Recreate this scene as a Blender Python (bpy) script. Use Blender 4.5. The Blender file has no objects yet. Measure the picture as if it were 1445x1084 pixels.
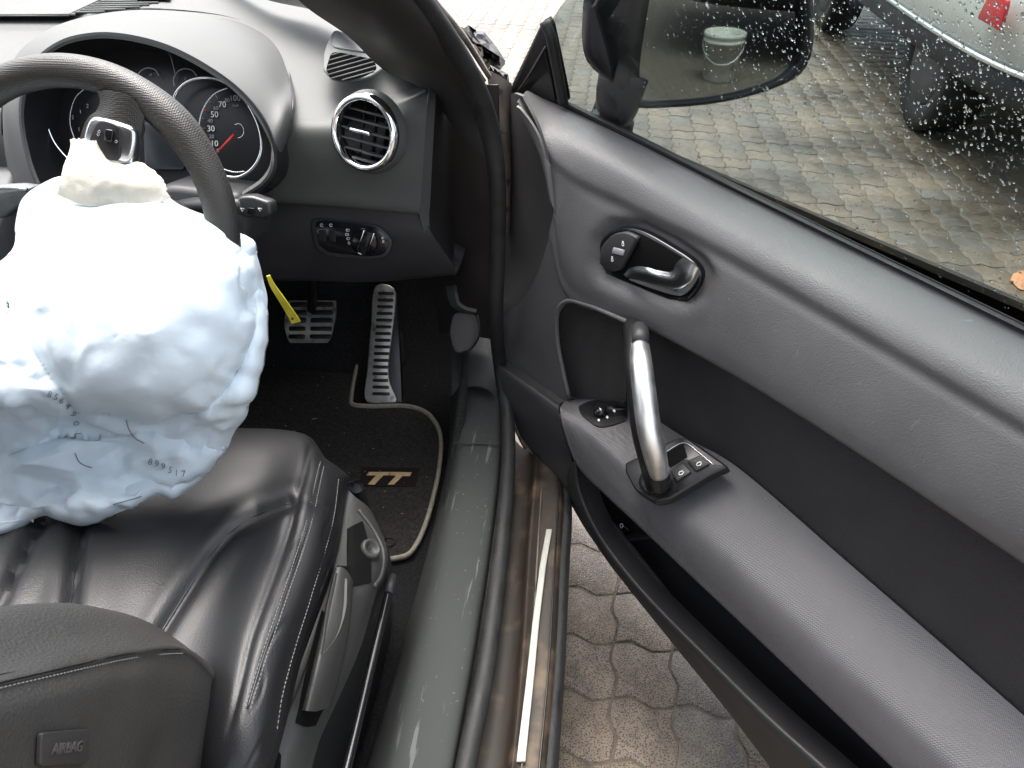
import bpy, bmesh, math, random
import numpy as np
from mathutils import Vector, Matrix, noise as mnoise
from mathutils.bvhtree import BVHTree

random.seed(7); np.random.seed(7)
scene = bpy.context.scene
R = math.radians

# ------------------------------------------------------------------ camera
FPX = 1090.0; PITCH = R(36.7); YAW = R(6.2)
C = np.array([.59, -.72, 1.135])
cam_d = bpy.data.cameras.new("camera"); cam = bpy.data.objects.new("camera", cam_d)
scene.collection.objects.link(cam); scene.camera = cam
cam.location = C; cam.rotation_euler = (math.pi/2-PITCH, 0, YAW)
cam_d.sensor_width = 36.0; cam_d.lens = 36.0*FPX/1445.0
cam_d.clip_start = .01; cam_d.clip_end = 500

# ------------------------------------------------------------------ light
SUN_EL, SUN_AZ = R(68), R(-30)          # azimuth measured from +Y towards +X
world = bpy.data.worlds.new("World"); scene.world = world; world.use_nodes = True
wn = world.node_tree.nodes; wl = world.node_tree.links
sky = wn.new('ShaderNodeTexSky'); sky.sky_type = 'NISHITA'; sky.sun_disc = False
sky.sun_elevation = SUN_EL; sky.sun_rotation = SUN_AZ
sky.air_density = 1.0; sky.dust_density = 6.0; sky.ozone_density = 1.0
hs = wn.new('ShaderNodeHueSaturation'); hs.inputs['Saturation'].default_value = .38      # grey, clouded-over light
wl.new(sky.outputs[0], hs.inputs['Color']); wl.new(hs.outputs[0], wn['Background'].inputs[0]); wn['Background'].inputs[1].default_value = .15
sl = bpy.data.lights.new("sun", 'SUN'); sun = bpy.data.objects.new("sun", sl)
scene.collection.objects.link(sun); sl.energy = .85; sl.angle = R(50); sl.color = (1, .97, .92)
sd = Vector((math.sin(SUN_AZ)*math.cos(SUN_EL), math.cos(SUN_AZ)*math.cos(SUN_EL), math.sin(SUN_EL)))
sun.rotation_euler = sd.to_track_quat('Z', 'Y').to_euler(); sun.location = (0, 0, 6)
scene.view_settings.view_transform = 'Standard'; scene.view_settings.look = 'None'
scene.view_settings.exposure = 2.35; scene.view_settings.gamma = 1.0
scene.render.engine = 'CYCLES'
scene.cycles.max_bounces = 10; scene.cycles.transparent_max_bounces = 24
scene.cycles.caustics_refractive = False; scene.cycles.caustics_reflective = False
scene.cycles.sample_clamp_indirect = 6

# ------------------------------------------------------------------ measuring helpers
look = np.array([-math.sin(YAW)*math.cos(PITCH), math.cos(YAW)*math.cos(PITCH), -math.sin(PITCH)])
rgt = np.array([math.cos(YAW), math.sin(YAW), 0.]); upv = np.cross(rgt, look)
def ray(x, y): return look+rgt*(x-722.5)/FPX+upv*(542-y)/FPX
def T(x, y, t): return C+t*ray(x, y)
def Z(x, y, z): r = ray(x, y); return C+r*((z-C[2])/r[2])
def X(x, y, a): r = ray(x, y); return C+r*((a-C[0])/r[0])
def Y(x, y, a): r = ray(x, y); return C+r*((a-C[1])/r[1])
def PL(x, y, p0, n):
    r = ray(x, y); n = np.asarray(n, float); return C+r*((np.asarray(p0)-C)@n/(r@n))
def proj(P):
    v = np.asarray(P)-C; z = v@look
    return np.stack([722.5+FPX*(v@rgt)/z, 542-FPX*(v@upv)/z], -1)
DU = np.array([.651, -.76, 0.]); DU /= np.linalg.norm(DU); DN = np.array([DU[1], -DU[0], 0.])
D0 = np.array([.477, .44, 0.])
def D(x, y, w): return PL(x, y, D0+DN*w, DN)
def duz(P): P = np.asarray(P); return (P-D0)@DU, (P-D0)@DN, P[..., 2]
def DP(u, w, z): return D0+DU*u+DN*w+np.array([0, 0, z])
def pts(f, L, *a): return np.array([f(x, y, *a) for x, y in L])
def nrm(v): v = np.asarray(v, float); return v/np.linalg.norm(v)

# ------------------------------------------------------------------ materials
MATS = {}
def mat(name, col=(.5, .5, .5), rough=.5, metal=0., bump=None, var=None, spec=.5, coat=0., sheen=0., trans=0., ior=1.45, emit=None, dirt=None):
    if name in MATS: return MATS[name]
    m = bpy.data.materials.new(name); m.use_nodes = True; MATS[name] = m
    n = m.node_tree.nodes; l = m.node_tree.links; b = n['Principled BSDF']
    b.inputs['Base Color'].default_value = (*col, 1); b.inputs['Roughness'].default_value = rough
    b.inputs['Metallic'].default_value = metal; b.inputs['Specular IOR Level'].default_value = spec
    b.inputs['Coat Weight'].default_value = coat; b.inputs['Sheen Weight'].default_value = sheen
    b.inputs['Transmission Weight'].default_value = trans; b.inputs['IOR'].default_value = ior
    tc = n.new('ShaderNodeTexCoord')
    if var:     # (scale, amount, roughness amount)
        t = n.new('ShaderNodeTexNoise'); t.inputs['Scale'].default_value = var[0]; t.inputs['Detail'].default_value = 6
        l.new(tc.outputs['Object'], t.inputs['Vector'])
        mp = n.new('ShaderNodeMapRange'); l.new(t.outputs[0], mp.inputs[0])
        mp.inputs[1].default_value = .3; mp.inputs[2].default_value = .7
        mp.inputs[3].default_value = 1-var[1]; mp.inputs[4].default_value = 1+var[1]
        mx = n.new('ShaderNodeVectorMath'); mx.operation = 'SCALE'; mx.inputs[0].default_value = col
        l.new(mp.outputs[0], mx.inputs['Scale']); l.new(mx.outputs[0], b.inputs['Base Color'])
        if len(var) > 2:
            mr = n.new('ShaderNodeMapRange'); l.new(t.outputs[0], mr.inputs[0])
            mr.inputs[1].default_value = .3; mr.inputs[2].default_value = .7
            mr.inputs[3].default_value = max(0, rough-var[2]); mr.inputs[4].default_value = min(1, rough+var[2])
            l.new(mr.outputs[0], b.inputs['Roughness'])
    if dirt:    # (colour, scale, threshold, softness): specks / stains with their own shape
        t = n.new('ShaderNodeTexNoise'); t.inputs['Scale'].default_value = dirt[1]; t.inputs['Detail'].default_value = 8
        l.new(tc.outputs['Object'], t.inputs['Vector'])
        mp = n.new('ShaderNodeMapRange'); l.new(t.outputs[0], mp.inputs[0])
        mp.inputs[1].default_value = dirt[2]; mp.inputs[2].default_value = dirt[2]+dirt[3]
        mx = n.new('ShaderNodeMix'); mx.data_type = 'RGBA'; l.new(mp.outputs[0], mx.inputs[0])
        src = b.inputs['Base Color'].links
        if src: l.new(src[0].from_socket, mx.inputs[6])
        else: mx.inputs[6].default_value = (*col, 1)
        mx.inputs[7].default_value = (*dirt[0], 1); l.new(mx.outputs[2], b.inputs['Base Color'])
    if bump:    # (kind, scale, strength, distance)
        if bump[0] == 'vor':
            t = n.new('ShaderNodeTexVoronoi'); t.inputs['Scale'].default_value = bump[1]; out = t.outputs['Distance']; t.inputs['Randomness'].default_value = bump[4] if len(bump) > 4 else 1.
        elif bump[0] == 'wave':
            t = n.new('ShaderNodeTexWave'); t.inputs['Scale'].default_value = bump[1]; out = t.outputs['Fac']
        else:
            t = n.new('ShaderNodeTexNoise'); t.inputs['Scale'].default_value = bump[1]; t.inputs['Detail'].default_value = 4; out = t.outputs[0]
        l.new(tc.outputs['Object'], t.inputs['Vector'])
        bp = n.new('ShaderNodeBump'); bp.inputs['Strength'].default_value = bump[2]; bp.inputs['Distance'].default_value = bump[3]
        l.new(out, bp.inputs['Height']); l.new(bp.outputs[0], b.inputs['Normal'])
    if emit:
        b.inputs['Emission Color'].default_value = (*emit[0], 1); b.inputs['Emission Strength'].default_value = emit[1]
    return m

M_DASH = mat('soft_grain_plastic', (.076, .078, .075), .60, spec=.35, bump=('vor', 900, .25, .0006), var=(9, .10, .06), dirt=((.12, .115, .10), 420, .70, .05))
M_DOOR = mat('door_soft_trim', (.088, .086, .087), .52, bump=('vor', 620, .40, .0008), var=(11, .12, .13), dirt=((.16, .155, .15), 210, .70, .05))
M_DARK = mat('dark_plastic', (.022, .021, .022), .5, bump=('vor', 1000, .25, .0006), var=(12, .15, .06))
M_INS = mat('door_insert_fabric', (.026, .024, .026), .75, bump=('vor', 520, .8, .0012), var=(20, .12))
M_SPK = mat('speaker_cloth', (.050, .046, .045), .7, bump=('vor', 300, 1.0, .006, .3))
M_BLACK = mat('satin_black', (.010, .010, .011), .32, var=(15, .2, .06))
M_GLOSS = mat('gloss_black', (.008, .008, .009), .14)
M_RUB = mat('black_rubber', (.013, .013, .013), .62, bump=('noise', 120, .5, .002), var=(30, .3, .1))
M_LEATHER = mat('black_leather', (.011, .011, .012), .43, bump=('vor', 560, .24, .0007), var=(6, .2, .06))
M_LEATHER2 = mat('backrest_leather', (.040, .038, .035), .5, bump=('vor', 420, .4, .0010), var=(10, .14, .08))
M_CARPET = mat('black_carpet', (.020, .020, .021), 1., bump=('noise', 900, 1., .004), var=(260, .5), spec=.1, dirt=((.15, .14, .12), 260, .73, .03))
M_CARPETG = mat('sill_carpet', (.030, .030, .029), 1., bump=('noise', 900, 1., .004), var=(260, .5), spec=.1, dirt=((.16, .15, .13), 300, .70, .03))
M_MAT = mat('mat_velour', (.036, .033, .030), 1., bump=('noise', 700, 1., .003), var=(180, .35), spec=.1, dirt=((.16, .15, .13), 240, .745, .02))
M_BORD = mat('mat_binding', (.30, .27, .21), .85, bump=('wave', 260, .6, .001), var=(120, .2))
M_LOGO = mat('logo_thread', (.48, .34, .17), .7, bump=('noise', 900, .6, .001), var=(90, .2))
M_SEATPL = mat('seat_side_plastic', (.032, .032, .030), .5, bump=('noise', 800, .3, .0006), var=(14, .15, .06), dirt=((.2, .19, .17), 330, .72, .03))
M_SILL = mat('sill_trim_plastic', (.037, .040, .038), .75, spec=.25, bump=('noise', 500, .25, .0006), var=(5, .16, .10), dirt=((.14, .135, .12), 160, .66, .12))
def scratched(m, sc=(140, 9, 60), thr=.63, col=(.13, .135, .13)):
    n = m.node_tree.nodes; l = m.node_tree.links; b = n['Principled BSDF']; tc = n.new('ShaderNodeTexCoord'); mp = n.new('ShaderNodeMapping'); mp.inputs['Scale'].default_value = sc; mp.inputs['Rotation'].default_value = (0, 0, .35)
    l.new(tc.outputs['Object'], mp.inputs[0]); t = n.new('ShaderNodeTexNoise'); t.inputs['Scale'].default_value = 1.; t.inputs['Detail'].default_value = 5; l.new(mp.outputs[0], t.inputs['Vector'])
    r_ = n.new('ShaderNodeMapRange'); l.new(t.outputs[0], r_.inputs[0]); r_.inputs[1].default_value = thr; r_.inputs[2].default_value = thr+.05; r_.inputs[4].default_value = .6
    mx = n.new('ShaderNodeMix'); mx.data_type = 'RGBA'; l.new(r_.outputs[0], mx.inputs[0]); l.new(b.inputs['Base Color'].links[0].from_socket, mx.inputs[6]); mx.inputs[7].default_value = (*col, 1); l.new(mx.outputs[2], b.inputs['Base Color'])
scratched(M_SILL); scratched(M_DOOR, (30, 200, 30), .70, (.15, .148, .15)); scratched(M_LEATHER2, (50, 120, 50), .70, (.075, .07, .066))
M_PAINT = mat('brown_black_paint', (.024, .018, .014), .55, spec=.3, var=(8, .35, .1), dirt=((.085, .06, .038), 22, .52, .2))
M_PAINT2 = mat('dusty_metal', (.10, .085, .070), .6, var=(25, .4, .1), dirt=((.02, .017, .015), 40, .55, .1))
M_CHROME = mat('chrome', (.86, .87, .88), .07, 1.)
M_ALU = mat('brushed_aluminium', (.80, .80, .79), .40, 1., bump=('noise', 400, .1, .0003), var=(60, .06, .05))
M_PED = mat('pedal_steel', (.37, .36, .33), .40, .75, var=(70, .15, .08), dirt=((.14, .12, .10), 55, .55, .2))
M_SATIN = mat('satin_silver', (.62, .64, .65), .24, 1.)
M_BAG = mat('airbag_nylon', (.655, .75, .81), .55, bump=('noise', 160, .25, .0012), sheen=.1, var=(40, .03, .06))
def creased(m, sc=20, dist=.007, st=.75):
    n = m.node_tree.nodes; l = m.node_tree.links; b = n['Principled BSDF']; tc = n.new('ShaderNodeTexCoord'); t = n.new('ShaderNodeTexNoise'); t.noise_type = 'RIDGED_MULTIFRACTAL'
    t.inputs['Scale'].default_value = sc; t.inputs['Detail'].default_value = 2.5; t.inputs['Distortion'].default_value = .6; l.new(tc.outputs['Object'], t.inputs['Vector'])
    bp = n.new('ShaderNodeBump'); bp.inputs['Strength'].default_value = st; bp.inputs['Distance'].default_value = dist; l.new(t.outputs[0], bp.inputs['Height'])
    old = b.inputs['Normal'].links[0].from_socket; l.new(old, bp.inputs['Normal']); l.new(bp.outputs[0], b.inputs['Normal'])
creased(M_BAG)
M_FLAP = mat('torn_beige_cloth', (.55, .53, .46), .8, bump=('noise', 900, .6, .001), var=(60, .12))
M_INK = mat('faded_ink', (.20, .22, .25), .8)
M_SEAM = mat('dark_thread', (.22, .23, .25), .8)
M_WHITE = mat('white_print', (.75, .75, .74), .5)
M_GREYP = mat('grey_print', (.30, .31, .33), .5)
M_REDN = mat('red_needle', (.75, .04, .03), .4)
M_YEL = mat('yellow_plastic', (.72, .62, .05), .45, var=(60, .1))
M_STITCH = mat('grey_stitch', (.20, .20, .19), .7)
M_THREADL = mat('pale_thread', (.17, .17, .16), .8)
M_SAND = mat('joint_sand', (.120, .100, .078), .85, var=(30, .3), bump=('noise', 90, .8, .004))
def paver_mat(i, col):
    """coarse concrete with damp, darker, smoother patches that run across the stones"""
    m = mat('paver_%d' % i, col, .55, var=(34, .28, .12), bump=('noise', 260, .9, .003), dirt=((.050, .040, .031), 360, .525, .05))
    n = m.node_tree.nodes; l = m.node_tree.links; b = n['Principled BSDF']
    g = n.new('ShaderNodeNewGeometry'); t = n.new('ShaderNodeTexNoise'); t.inputs['Scale'].default_value = 2.3; t.inputs['Detail'].default_value = 7; t.inputs['Roughness'].default_value = .6
    l.new(g.outputs['Position'], t.inputs['Vector'])
    mp = n.new('ShaderNodeMapRange'); l.new(t.outputs[0], mp.inputs[0]); mp.inputs[1].default_value = .38; mp.inputs[2].default_value = .60; mp.inputs[3].default_value = .50; mp.inputs[4].default_value = 1.08
    src = b.inputs['Base Color'].links[0].from_socket
    mx = n.new('ShaderNodeVectorMath'); mx.operation = 'SCALE'; l.new(src, mx.inputs[0]); l.new(mp.outputs[0], mx.inputs['Scale']); l.new(mx.outputs[0], b.inputs['Base Color'])
    mr = n.new('ShaderNodeMapRange'); l.new(t.outputs[0], mr.inputs[0]); mr.inputs[1].default_value = .38; mr.inputs[2].default_value = .60; mr.inputs[3].default_value = .22; mr.inputs[4].default_value = .52
    l.new(mr.outputs[0], b.inputs['Roughness']); return m
M_PAVE = [paver_mat(0, (.225, .172, .122)), paver_mat(1, (.205, .160, .117)), paver_mat(2, (.198, .156, .119)), paver_mat(3, (.180, .157, .130)), paver_mat(4, (.226, .178, .130))]
M_LINE = mat('gauge_face', (.012, .012, .013), .35)

def glass_pane():
    m = bpy.data.materials.new('tinted_wet_glass'); m.use_nodes = True
    n = m.node_tree.nodes; l = m.node_tree.links; n.clear()
    o = n.new('ShaderNodeOutputMaterial'); t = n.new('ShaderNodeBsdfTransparent'); g = n.new('ShaderNodeBsdfGlossy')
    t.inputs[0].default_value = (.56, .605, .60, 1); g.inputs['Roughness'].default_value = .02
    f = n.new('ShaderNodeLayerWeight'); f.inputs[0].default_value = .5
    pw = n.new('ShaderNodeMath'); pw.operation = 'POWER'; pw.inputs[1].default_value = 5; l.new(f.outputs['Facing'], pw.inputs[0])
    ma_ = n.new('ShaderNodeMath'); ma_.operation = 'MULTIPLY_ADD'; ma_.inputs[1].default_value = .9; ma_.inputs[2].default_value = .03; l.new(pw.outputs[0], ma_.inputs[0])
    x = n.new('ShaderNodeMixShader'); l.new(ma_.outputs[0], x.inputs[0]); l.new(t.outputs[0], x.inputs[1]); l.new(g.outputs[0], x.inputs[2])
    l.new(x.outputs[0], o.inputs[0]); return m
M_GLASS = glass_pane()
def water_mat():
    m = bpy.data.materials.new('water_drop'); m.use_nodes = True
    n = m.node_tree.nodes; l = m.node_tree.links; n.clear()
    o = n.new('ShaderNodeOutputMaterial'); g = n.new('ShaderNodeBsdfGlass'); g.inputs['IOR'].default_value = 1.33; g.inputs['Roughness'].default_value = 0
    l.new(g.outputs[0], o.inputs[0]); return m
M_WATER = water_mat()

# ------------------------------------------------------------------ object helpers
COL = scene.collection
def link(name, me, parent=None, material=None, smooth=True):
    o = bpy.data.objects.new(name, me); COL.objects.link(o)
    if material and not me.materials: me.materials.append(material)
    if smooth and len(me.polygons): me.polygons.foreach_set('use_smooth', [True]*len(me.polygons))
    if parent is not None:
        o.parent = parent; o.matrix_parent_inverse = Matrix.Translation(-WLOC[parent.name])
    WLOC[o.name] = Vector((0, 0, 0)) if parent is None else Vector((0, 0, 0))
    return o
WLOC = {}
def thing(name, label, cat, base=(0, 0, 0), group=None):
    o = bpy.data.objects.new(name, None); COL.objects.link(o); o.location = base; o.empty_display_size = .05
    WLOC[o.name] = Vector(base); o['label'] = label; o['category'] = cat
    if group: o['group'] = group
    return o
def mesh_from(name, V, Fc):
    me = bpy.data.meshes.new(name); me.from_pydata([tuple(map(float, v)) for v in V], [], [tuple(map(int, f)) for f in Fc]); me.validate(); return me
def crspline(P, n, closed=False):
    """centripetal Catmull-Rom through P, resampled to n points by arc length"""
    P = np.asarray(P, float)
    if closed: P = np.vstack([P[-1], P, P[0], P[1]])
    else: P = np.vstack([2*P[0]-P[1], P, 2*P[-1]-P[-2]])
    out = []
    for i in range(1, len(P)-2):
        p0, p1, p2, p3 = P[i-1:i+3]
        k = lambda a, b: max(1e-6, np.linalg.norm(b-a)**.5)
        t1 = k(p0, p1); t2 = t1+k(p1, p2); t3 = t2+k(p2, p3)
        t = np.linspace(t1, t2, 12, endpoint=False)[:, None]
        A1 = (t1-t)/t1*p0+t/t1*p1; A2 = (t2-t)/(t2-t1)*p1+(t-t1)/(t2-t1)*p2; A3 = (t3-t)/(t3-t2)*p2+(t-t2)/(t3-t2)*p3
        B1 = (t2-t)/t2*A1+t/t2*A2; B2 = (t3-t)/(t3-t1)*A2+(t-t1)/(t3-t1)*A3
        out.append((t2-t)/(t2-t1)*B1+(t-t1)/(t2-t1)*B2)
    S = np.vstack(out+[P[-2][None]])
    s = np.r_[0, np.cumsum(np.linalg.norm(np.diff(S, axis=0), axis=1))]
    q = np.linspace(0, s[-1], n+1)[:-1] if closed else np.linspace(0, s[-1], n)
    return np.stack([np.interp(q, s, S[:, k]) for k in range(S.shape[1])], 1)
def rails_grid(rails, nu=60, sub=5):
    Rr = np.array([crspline(r, nu) for r in rails])           # k x nu x 3
    k = len(rails)
    cols = []
    for j in range(nu):
        P = Rr[:, j]; P2 = np.vstack([2*P[0]-P[1], P, 2*P[-1]-P[-2]]); out = []
        for i in range(1, k):
            p0, p1, p2, p3 = P2[i-1:i+3]
            kf = lambda a, b: max(1e-5, np.linalg.norm(b-a)**.5)
            t1 = kf(p0, p1); t2 = t1+kf(p1, p2); t3 = t2+kf(p2, p3)
            t = np.linspace(t1, t2, sub, endpoint=False)[:, None]
            A1 = (t1-t)/t1*p0+t/t1*p1; A2 = (t2-t)/(t2-t1)*p1+(t-t1)/(t2-t1)*p2; A3 = (t3-t)/(t3-t2)*p2+(t-t2)/(t3-t2)*p3
            B1 = (t2-t)/t2*A1+t/t2*A2; B2 = (t3-t)/(t3-t1)*A2+(t-t1)/(t3-t1)*A3
            out.append((t2-t)/(t2-t1)*B1+(t-t1)/(t2-t1)*B2)
        cols.append(np.vstack(out+[P[-1][None]]))
    return np.stack(cols, 1)                                    # m x nu x 3
def grid_faces(m, n, off=0, closed=False):
    f = []
    for i in range(m-1):
        for j in range(n if closed else n-1):
            j2 = (j+1) % n; f.append((off+i*n+j, off+i*n+j2, off+(i+1)*n+j2, off+(i+1)*n+j))
    return f
def grid_obj(name, G, material, parent=None, thick=0.004, smooth=True):
    m, n, _ = G.shape
    V = G.reshape(-1, 3); Fc = grid_faces(m, n)
    if thick:                                                  # a back skin and closed rim, away from the viewer
        du = np.gradient(G, axis=1); dv = np.gradient(G, axis=0); N = np.cross(du, dv); N /= (np.linalg.norm(N, axis=2, keepdims=True)+1e-12)
        s = np.sign(((C-G)*N).sum(2).mean()); B = G-N*thick*(s if s else 1)
        V = np.vstack([V, B.reshape(-1, 3)]); k = m*n
        Fc = Fc+[tuple(reversed(q)) for q in grid_faces(m, n, k)]
        for j in range(n-1):
            Fc.append((j+1, j, k+j, k+j+1)); a = (m-1)*n+j; Fc.append((a, a+1, k+a+1, k+a))
        for i in range(m-1):
            a = i*n; Fc.append((a, a+n, k+a+n, k+a)); a = i*n+n-1; Fc.append((a+n, a, k+a, k+a+n))
    me = mesh_from(name, V, Fc)
    o = link(name, me, parent, material, smooth)
    try: me.set_sharp_from_angle(angle=R(50))
    except Exception: pass
    return o
def surf(name, rails, material, parent=None, nu=60, sub=5, thick=.004): return grid_obj(name, rails_grid(rails, nu, sub), material, parent, thick)
def pxdist(P2, L):
    """distance in the measuring plane from points to polyline"""
    d = np.full(P2.shape[:-1], 1e9); L = np.asarray(L, float)
    for a, b in zip(L[:-1], L[1:]):
        ab = b-a; t = np.clip(((P2-a)@ab)/(ab@ab), 0, 1); d = np.minimum(d, np.linalg.norm(P2-(a+t[..., None]*ab), axis=-1))
    return d
def tube_mesh(name, P, rad, ns=12, n=None, closed=False, cap=True, flat=1., ref=None):
    P = np.asarray(P, float); rad = np.asarray(rad if hasattr(rad, '__len__') else [rad]*len(P), float)
    if n:
        Q = crspline(np.c_[P, rad], n, closed); P = Q[:, :3]; rad = Q[:, 3]
    m = len(P); tg = np.gradient(P, axis=0) if not closed else (np.roll(P, -1, 0)-np.roll(P, 1, 0))
    tg /= np.linalg.norm(tg, axis=1, keepdims=True)
    r0 = np.asarray(ref, float) if ref is not None else np.array([0.123, .31, .94])
    V = []; a = np.linspace(0, 2*math.pi, ns, endpoint=False)
    prev = None
    for i in range(m):
        u = r0-tg[i]*(r0@tg[i]) if (prev is None or ref is not None) else prev-tg[i]*(prev@tg[i])
        u /= np.linalg.norm(u); prev = u; v = np.cross(tg[i], u)
        V += [P[i]+rad[i]*(math.cos(t)*u+flat*math.sin(t)*v) for t in a]
    Fc = grid_faces(m, ns, 0, True)
    if closed: Fc += [((m-1)*ns+j, (m-1)*ns+(j+1) % ns, (j+1) % ns, j) for j in range(ns)]
    elif cap: Fc += [tuple(range(ns))[::-1], tuple(range((m-1)*ns, m*ns))]
    return mesh_from(name, V, Fc)
def tube(name, P, rad, material, parent=None, **k): return link(name, tube_mesh(name, P, rad, **k), parent, material)
def inset2(L, d):
    """move a closed planar polygon inwards by d (2D array)"""
    n = len(L); A = np.roll(L, 1, 0); B = np.roll(L, -1, 0)
    e1 = L-A; e2 = B-L; e1 /= np.linalg.norm(e1, axis=1, keepdims=True)+1e-12; e2 /= np.linalg.norm(e2, axis=1, keepdims=True)+1e-12
    area = .5*np.sum(L[:, 0]*B[:, 1]-B[:, 0]*L[:, 1]); s = 1 if area > 0 else -1
    n1 = np.c_[-e1[:, 1], e1[:, 0]]*s; n2 = np.c_[-e2[:, 1], e2[:, 0]]*s
    h = n1+n2; h /= np.maximum(.35, (h*h).sum(1, keepdims=True)/2); return L+h*d
def plate_mesh(name, P, nvec, depth, bevel=.001, hollow=None, off=0.):
    """prism on planar outline P, raised by depth along nvec, bevelled upper edge"""
    P = np.asarray(P, float); nvec = nrm(nvec); o = P.mean(0)
    ax = nrm(np.cross([.13, .2, .97] if abs(nvec[2]) < .9 else [0, 1, 0], nvec)); ay = np.cross(nvec, ax)
    L = np.c_[(P-o)@ax, (P-o)@ay]; n = len(L)
    if .5*np.sum(L[:, 0]*np.roll(L[:, 1], -1)-np.roll(L[:, 0], -1)*L[:, 1]) < 0: L = L[::-1]
    lift = lambda Q, h: o+Q[:, :1]*ax+Q[:, 1:]*ay+nvec*h
    rings = [lift(L, off), lift(L, off+depth-bevel), lift(inset2(L, bevel*.35), off+depth-bevel*.3), lift(inset2(L, bevel), off+depth)]
    V = np.vstack(rings); Fc = []
    for i in range(3):
        for j in range(n): j2 = (j+1) % n; Fc.append((i*n+j, i*n+j2, (i+1)*n+j2, (i+1)*n+j))
    Fc.append(tuple(range(3*n, 4*n))); Fc.append(tuple(range(n))[::-1])
    return mesh_from(name, V, Fc)
def plate(name, P, nvec, depth, material, parent=None, bevel=.001, off=0.):
    o = link(name, plate_mesh(name, P, nvec, depth, bevel, off=off), parent, material)
    try: o.data.set_sharp_from_angle(angle=R(40))
    except Exception: pass
    return o
def rounded(L, r=.25, k=4):
    """round the corners of a 2D/3D polygon; r = fraction of the shorter adjoining edge"""
    L = np.asarray(L, float); out = []; n = len(L)
    for i in range(n):
        a, b, c = L[i-1], L[i], L[(i+1) % n]; d = r*min(np.linalg.norm(a-b), np.linalg.norm(c-b))
        p = b+nrm(a-b)*d; q = b+nrm(c-b)*d
        for t in np.linspace(0, 1, k): out.append((1-t)**2*p+2*t*(1-t)*b+t*t*q)
    return np.array(out)
def box(name, lo, hi, material, parent=None, bevel=.004):
    lo, hi = np.minimum(lo, hi), np.maximum(lo, hi); P = [(lo[0], lo[1], lo[2]), (hi[0], lo[1], lo[2]), (hi[0], hi[1], lo[2]), (lo[0], hi[1], lo[2])]
    return plate(name, P, (0, 0, 1), hi[2]-lo[2], material, parent, bevel)
def text_obj(name, s, org, xd, yd, size, material, parent, extrude=.0003, align='CENTER', bvh=None, lift=.0008):
    cu = bpy.data.curves.new('t', 'FONT'); cu.body = s; cu.size = size; cu.align_x = align; cu.align_y = 'CENTER'; cu.extrude = extrude; cu.resolution_u = 3
    ob = bpy.data.objects.new('t', cu); COL.objects.link(ob); bpy.context.view_layer.update()
    me = bpy.data.meshes.new_from_object(ob.evaluated_get(bpy.context.evaluated_depsgraph_get())); bpy.data.objects.remove(ob); bpy.data.curves.remove(cu)
    xd = nrm(xd); yd = nrm(yd); zd = np.cross(xd, yd); me.name = name
    co = np.array([v.co for v in me.vertices]) if len(me.vertices) else np.zeros((0, 3))
    for v, c in zip(me.vertices, co): v.co = Vector(np.asarray(org)+c[0]*xd+c[1]*yd+(c[2]+lift)*zd)
    me.materials.clear(); return link(name, me, parent, material, False)
def lathe_mesh(name, prof, o, ax, ns=40, ref=(0, 0, 1)):
    """prof: (radius, height) list around axis ax at o"""
    ax = nrm(ax); ref = (1, 0, 0) if abs(ax[2]) > .95 else ref; u = np.asarray(ref, float)-ax*(np.asarray(ref)@ax); u = nrm(u); v = np.cross(ax, u)
    a = np.linspace(0, 2*math.pi, ns, endpoint=False); V = []
    for r, h in prof: V += [np.asarray(o)+ax*h+r*(math.cos(t)*u+math.sin(t)*v) for t in a]
    return mesh_from(name, V, grid_faces(len(prof), ns, 0, True))
def lathe(name, prof, o, ax, material, parent=None, ns=40): return link(name, lathe_mesh(name, prof, o, ax, ns), parent, material)
def merge(name, parts, material, parent=None, smooth=True):
    V = []; Fc = []
    for me in parts:
        k = len(V); V += [tuple(v.co) for v in me.vertices]; Fc += [tuple(i+k for i in p.vertices) for p in me.polygons]; bpy.data.meshes.remove(me)
    o = link(name, mesh_from(name, V, Fc), parent, material, smooth)
    try: o.data.set_sharp_from_angle(angle=R(45))
    except Exception: pass
    return o
def stitches(name, L, material, parent, pitch=.0055, rad=.0006, lift=.0006):
    """a row of thread stitches along a 3D polyline"""
    n = max(4, int(np.linalg.norm(np.diff(L, axis=0), axis=1).sum()/pitch)); P = crspline(L, n+1); parts = []
    for i in range(n):
        a = P[i]*.86+P[i+1]*.14; b = P[i]*.14+P[i+1]*.86; mid = (a+b)/2+nrm(C-a)*lift
        parts.append(tube_mesh('s', np.array([a, mid, b]), [rad*.6, rad, rad*.6], ns=5))
    o = merge(name, parts, material, parent); o['kind'] = 'stuff'; return o

# ================================================================== GROUND
GZ = -.10
def setting(o): o['kind'] = 'structure'; return o
gm = mesh_from('pavement', [(-60, -60, GZ-.0025), (60, -60, GZ-.0025), (60, 60, GZ-.0025), (-60, 60, GZ-.0025)], [(0, 1, 2, 3)])
pavement = setting(link('pavement', gm, None, M_SAND, False))
A1 = np.array([.106, -.005]); A2 = np.array([.002, .111]); AO = np.array([.682, .041])
def paver_outline(g=.0017):
    L = []
    bot = [(0, 0, 0), (.30, .0095, 0), (.66, -.0095, 0)]; rig = [(0, 0, 0), (.38, .008, 0), (.68, -.007, 0)]
    for s, o, _ in bot: L.append(A1*s+np.array([0, o]))
    for s, o, _ in rig: L.append(A1+A2*s+np.array([o, 0]))
    for s, o, _ in [(1, 0, 0), (.66, -.0095, 0), (.30, .0095, 0)]: L.append(A2+A1*s+np.array([0, o]))
    for s, o, _ in [(1, 0, 0), (.68, -.007, 0), (.38, .008, 0)]: L.append(A2*s+np.array([o, 0]))
    return inset2(np.array(L), g)
PO = paver_outline()
pv_mesh = []
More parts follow.
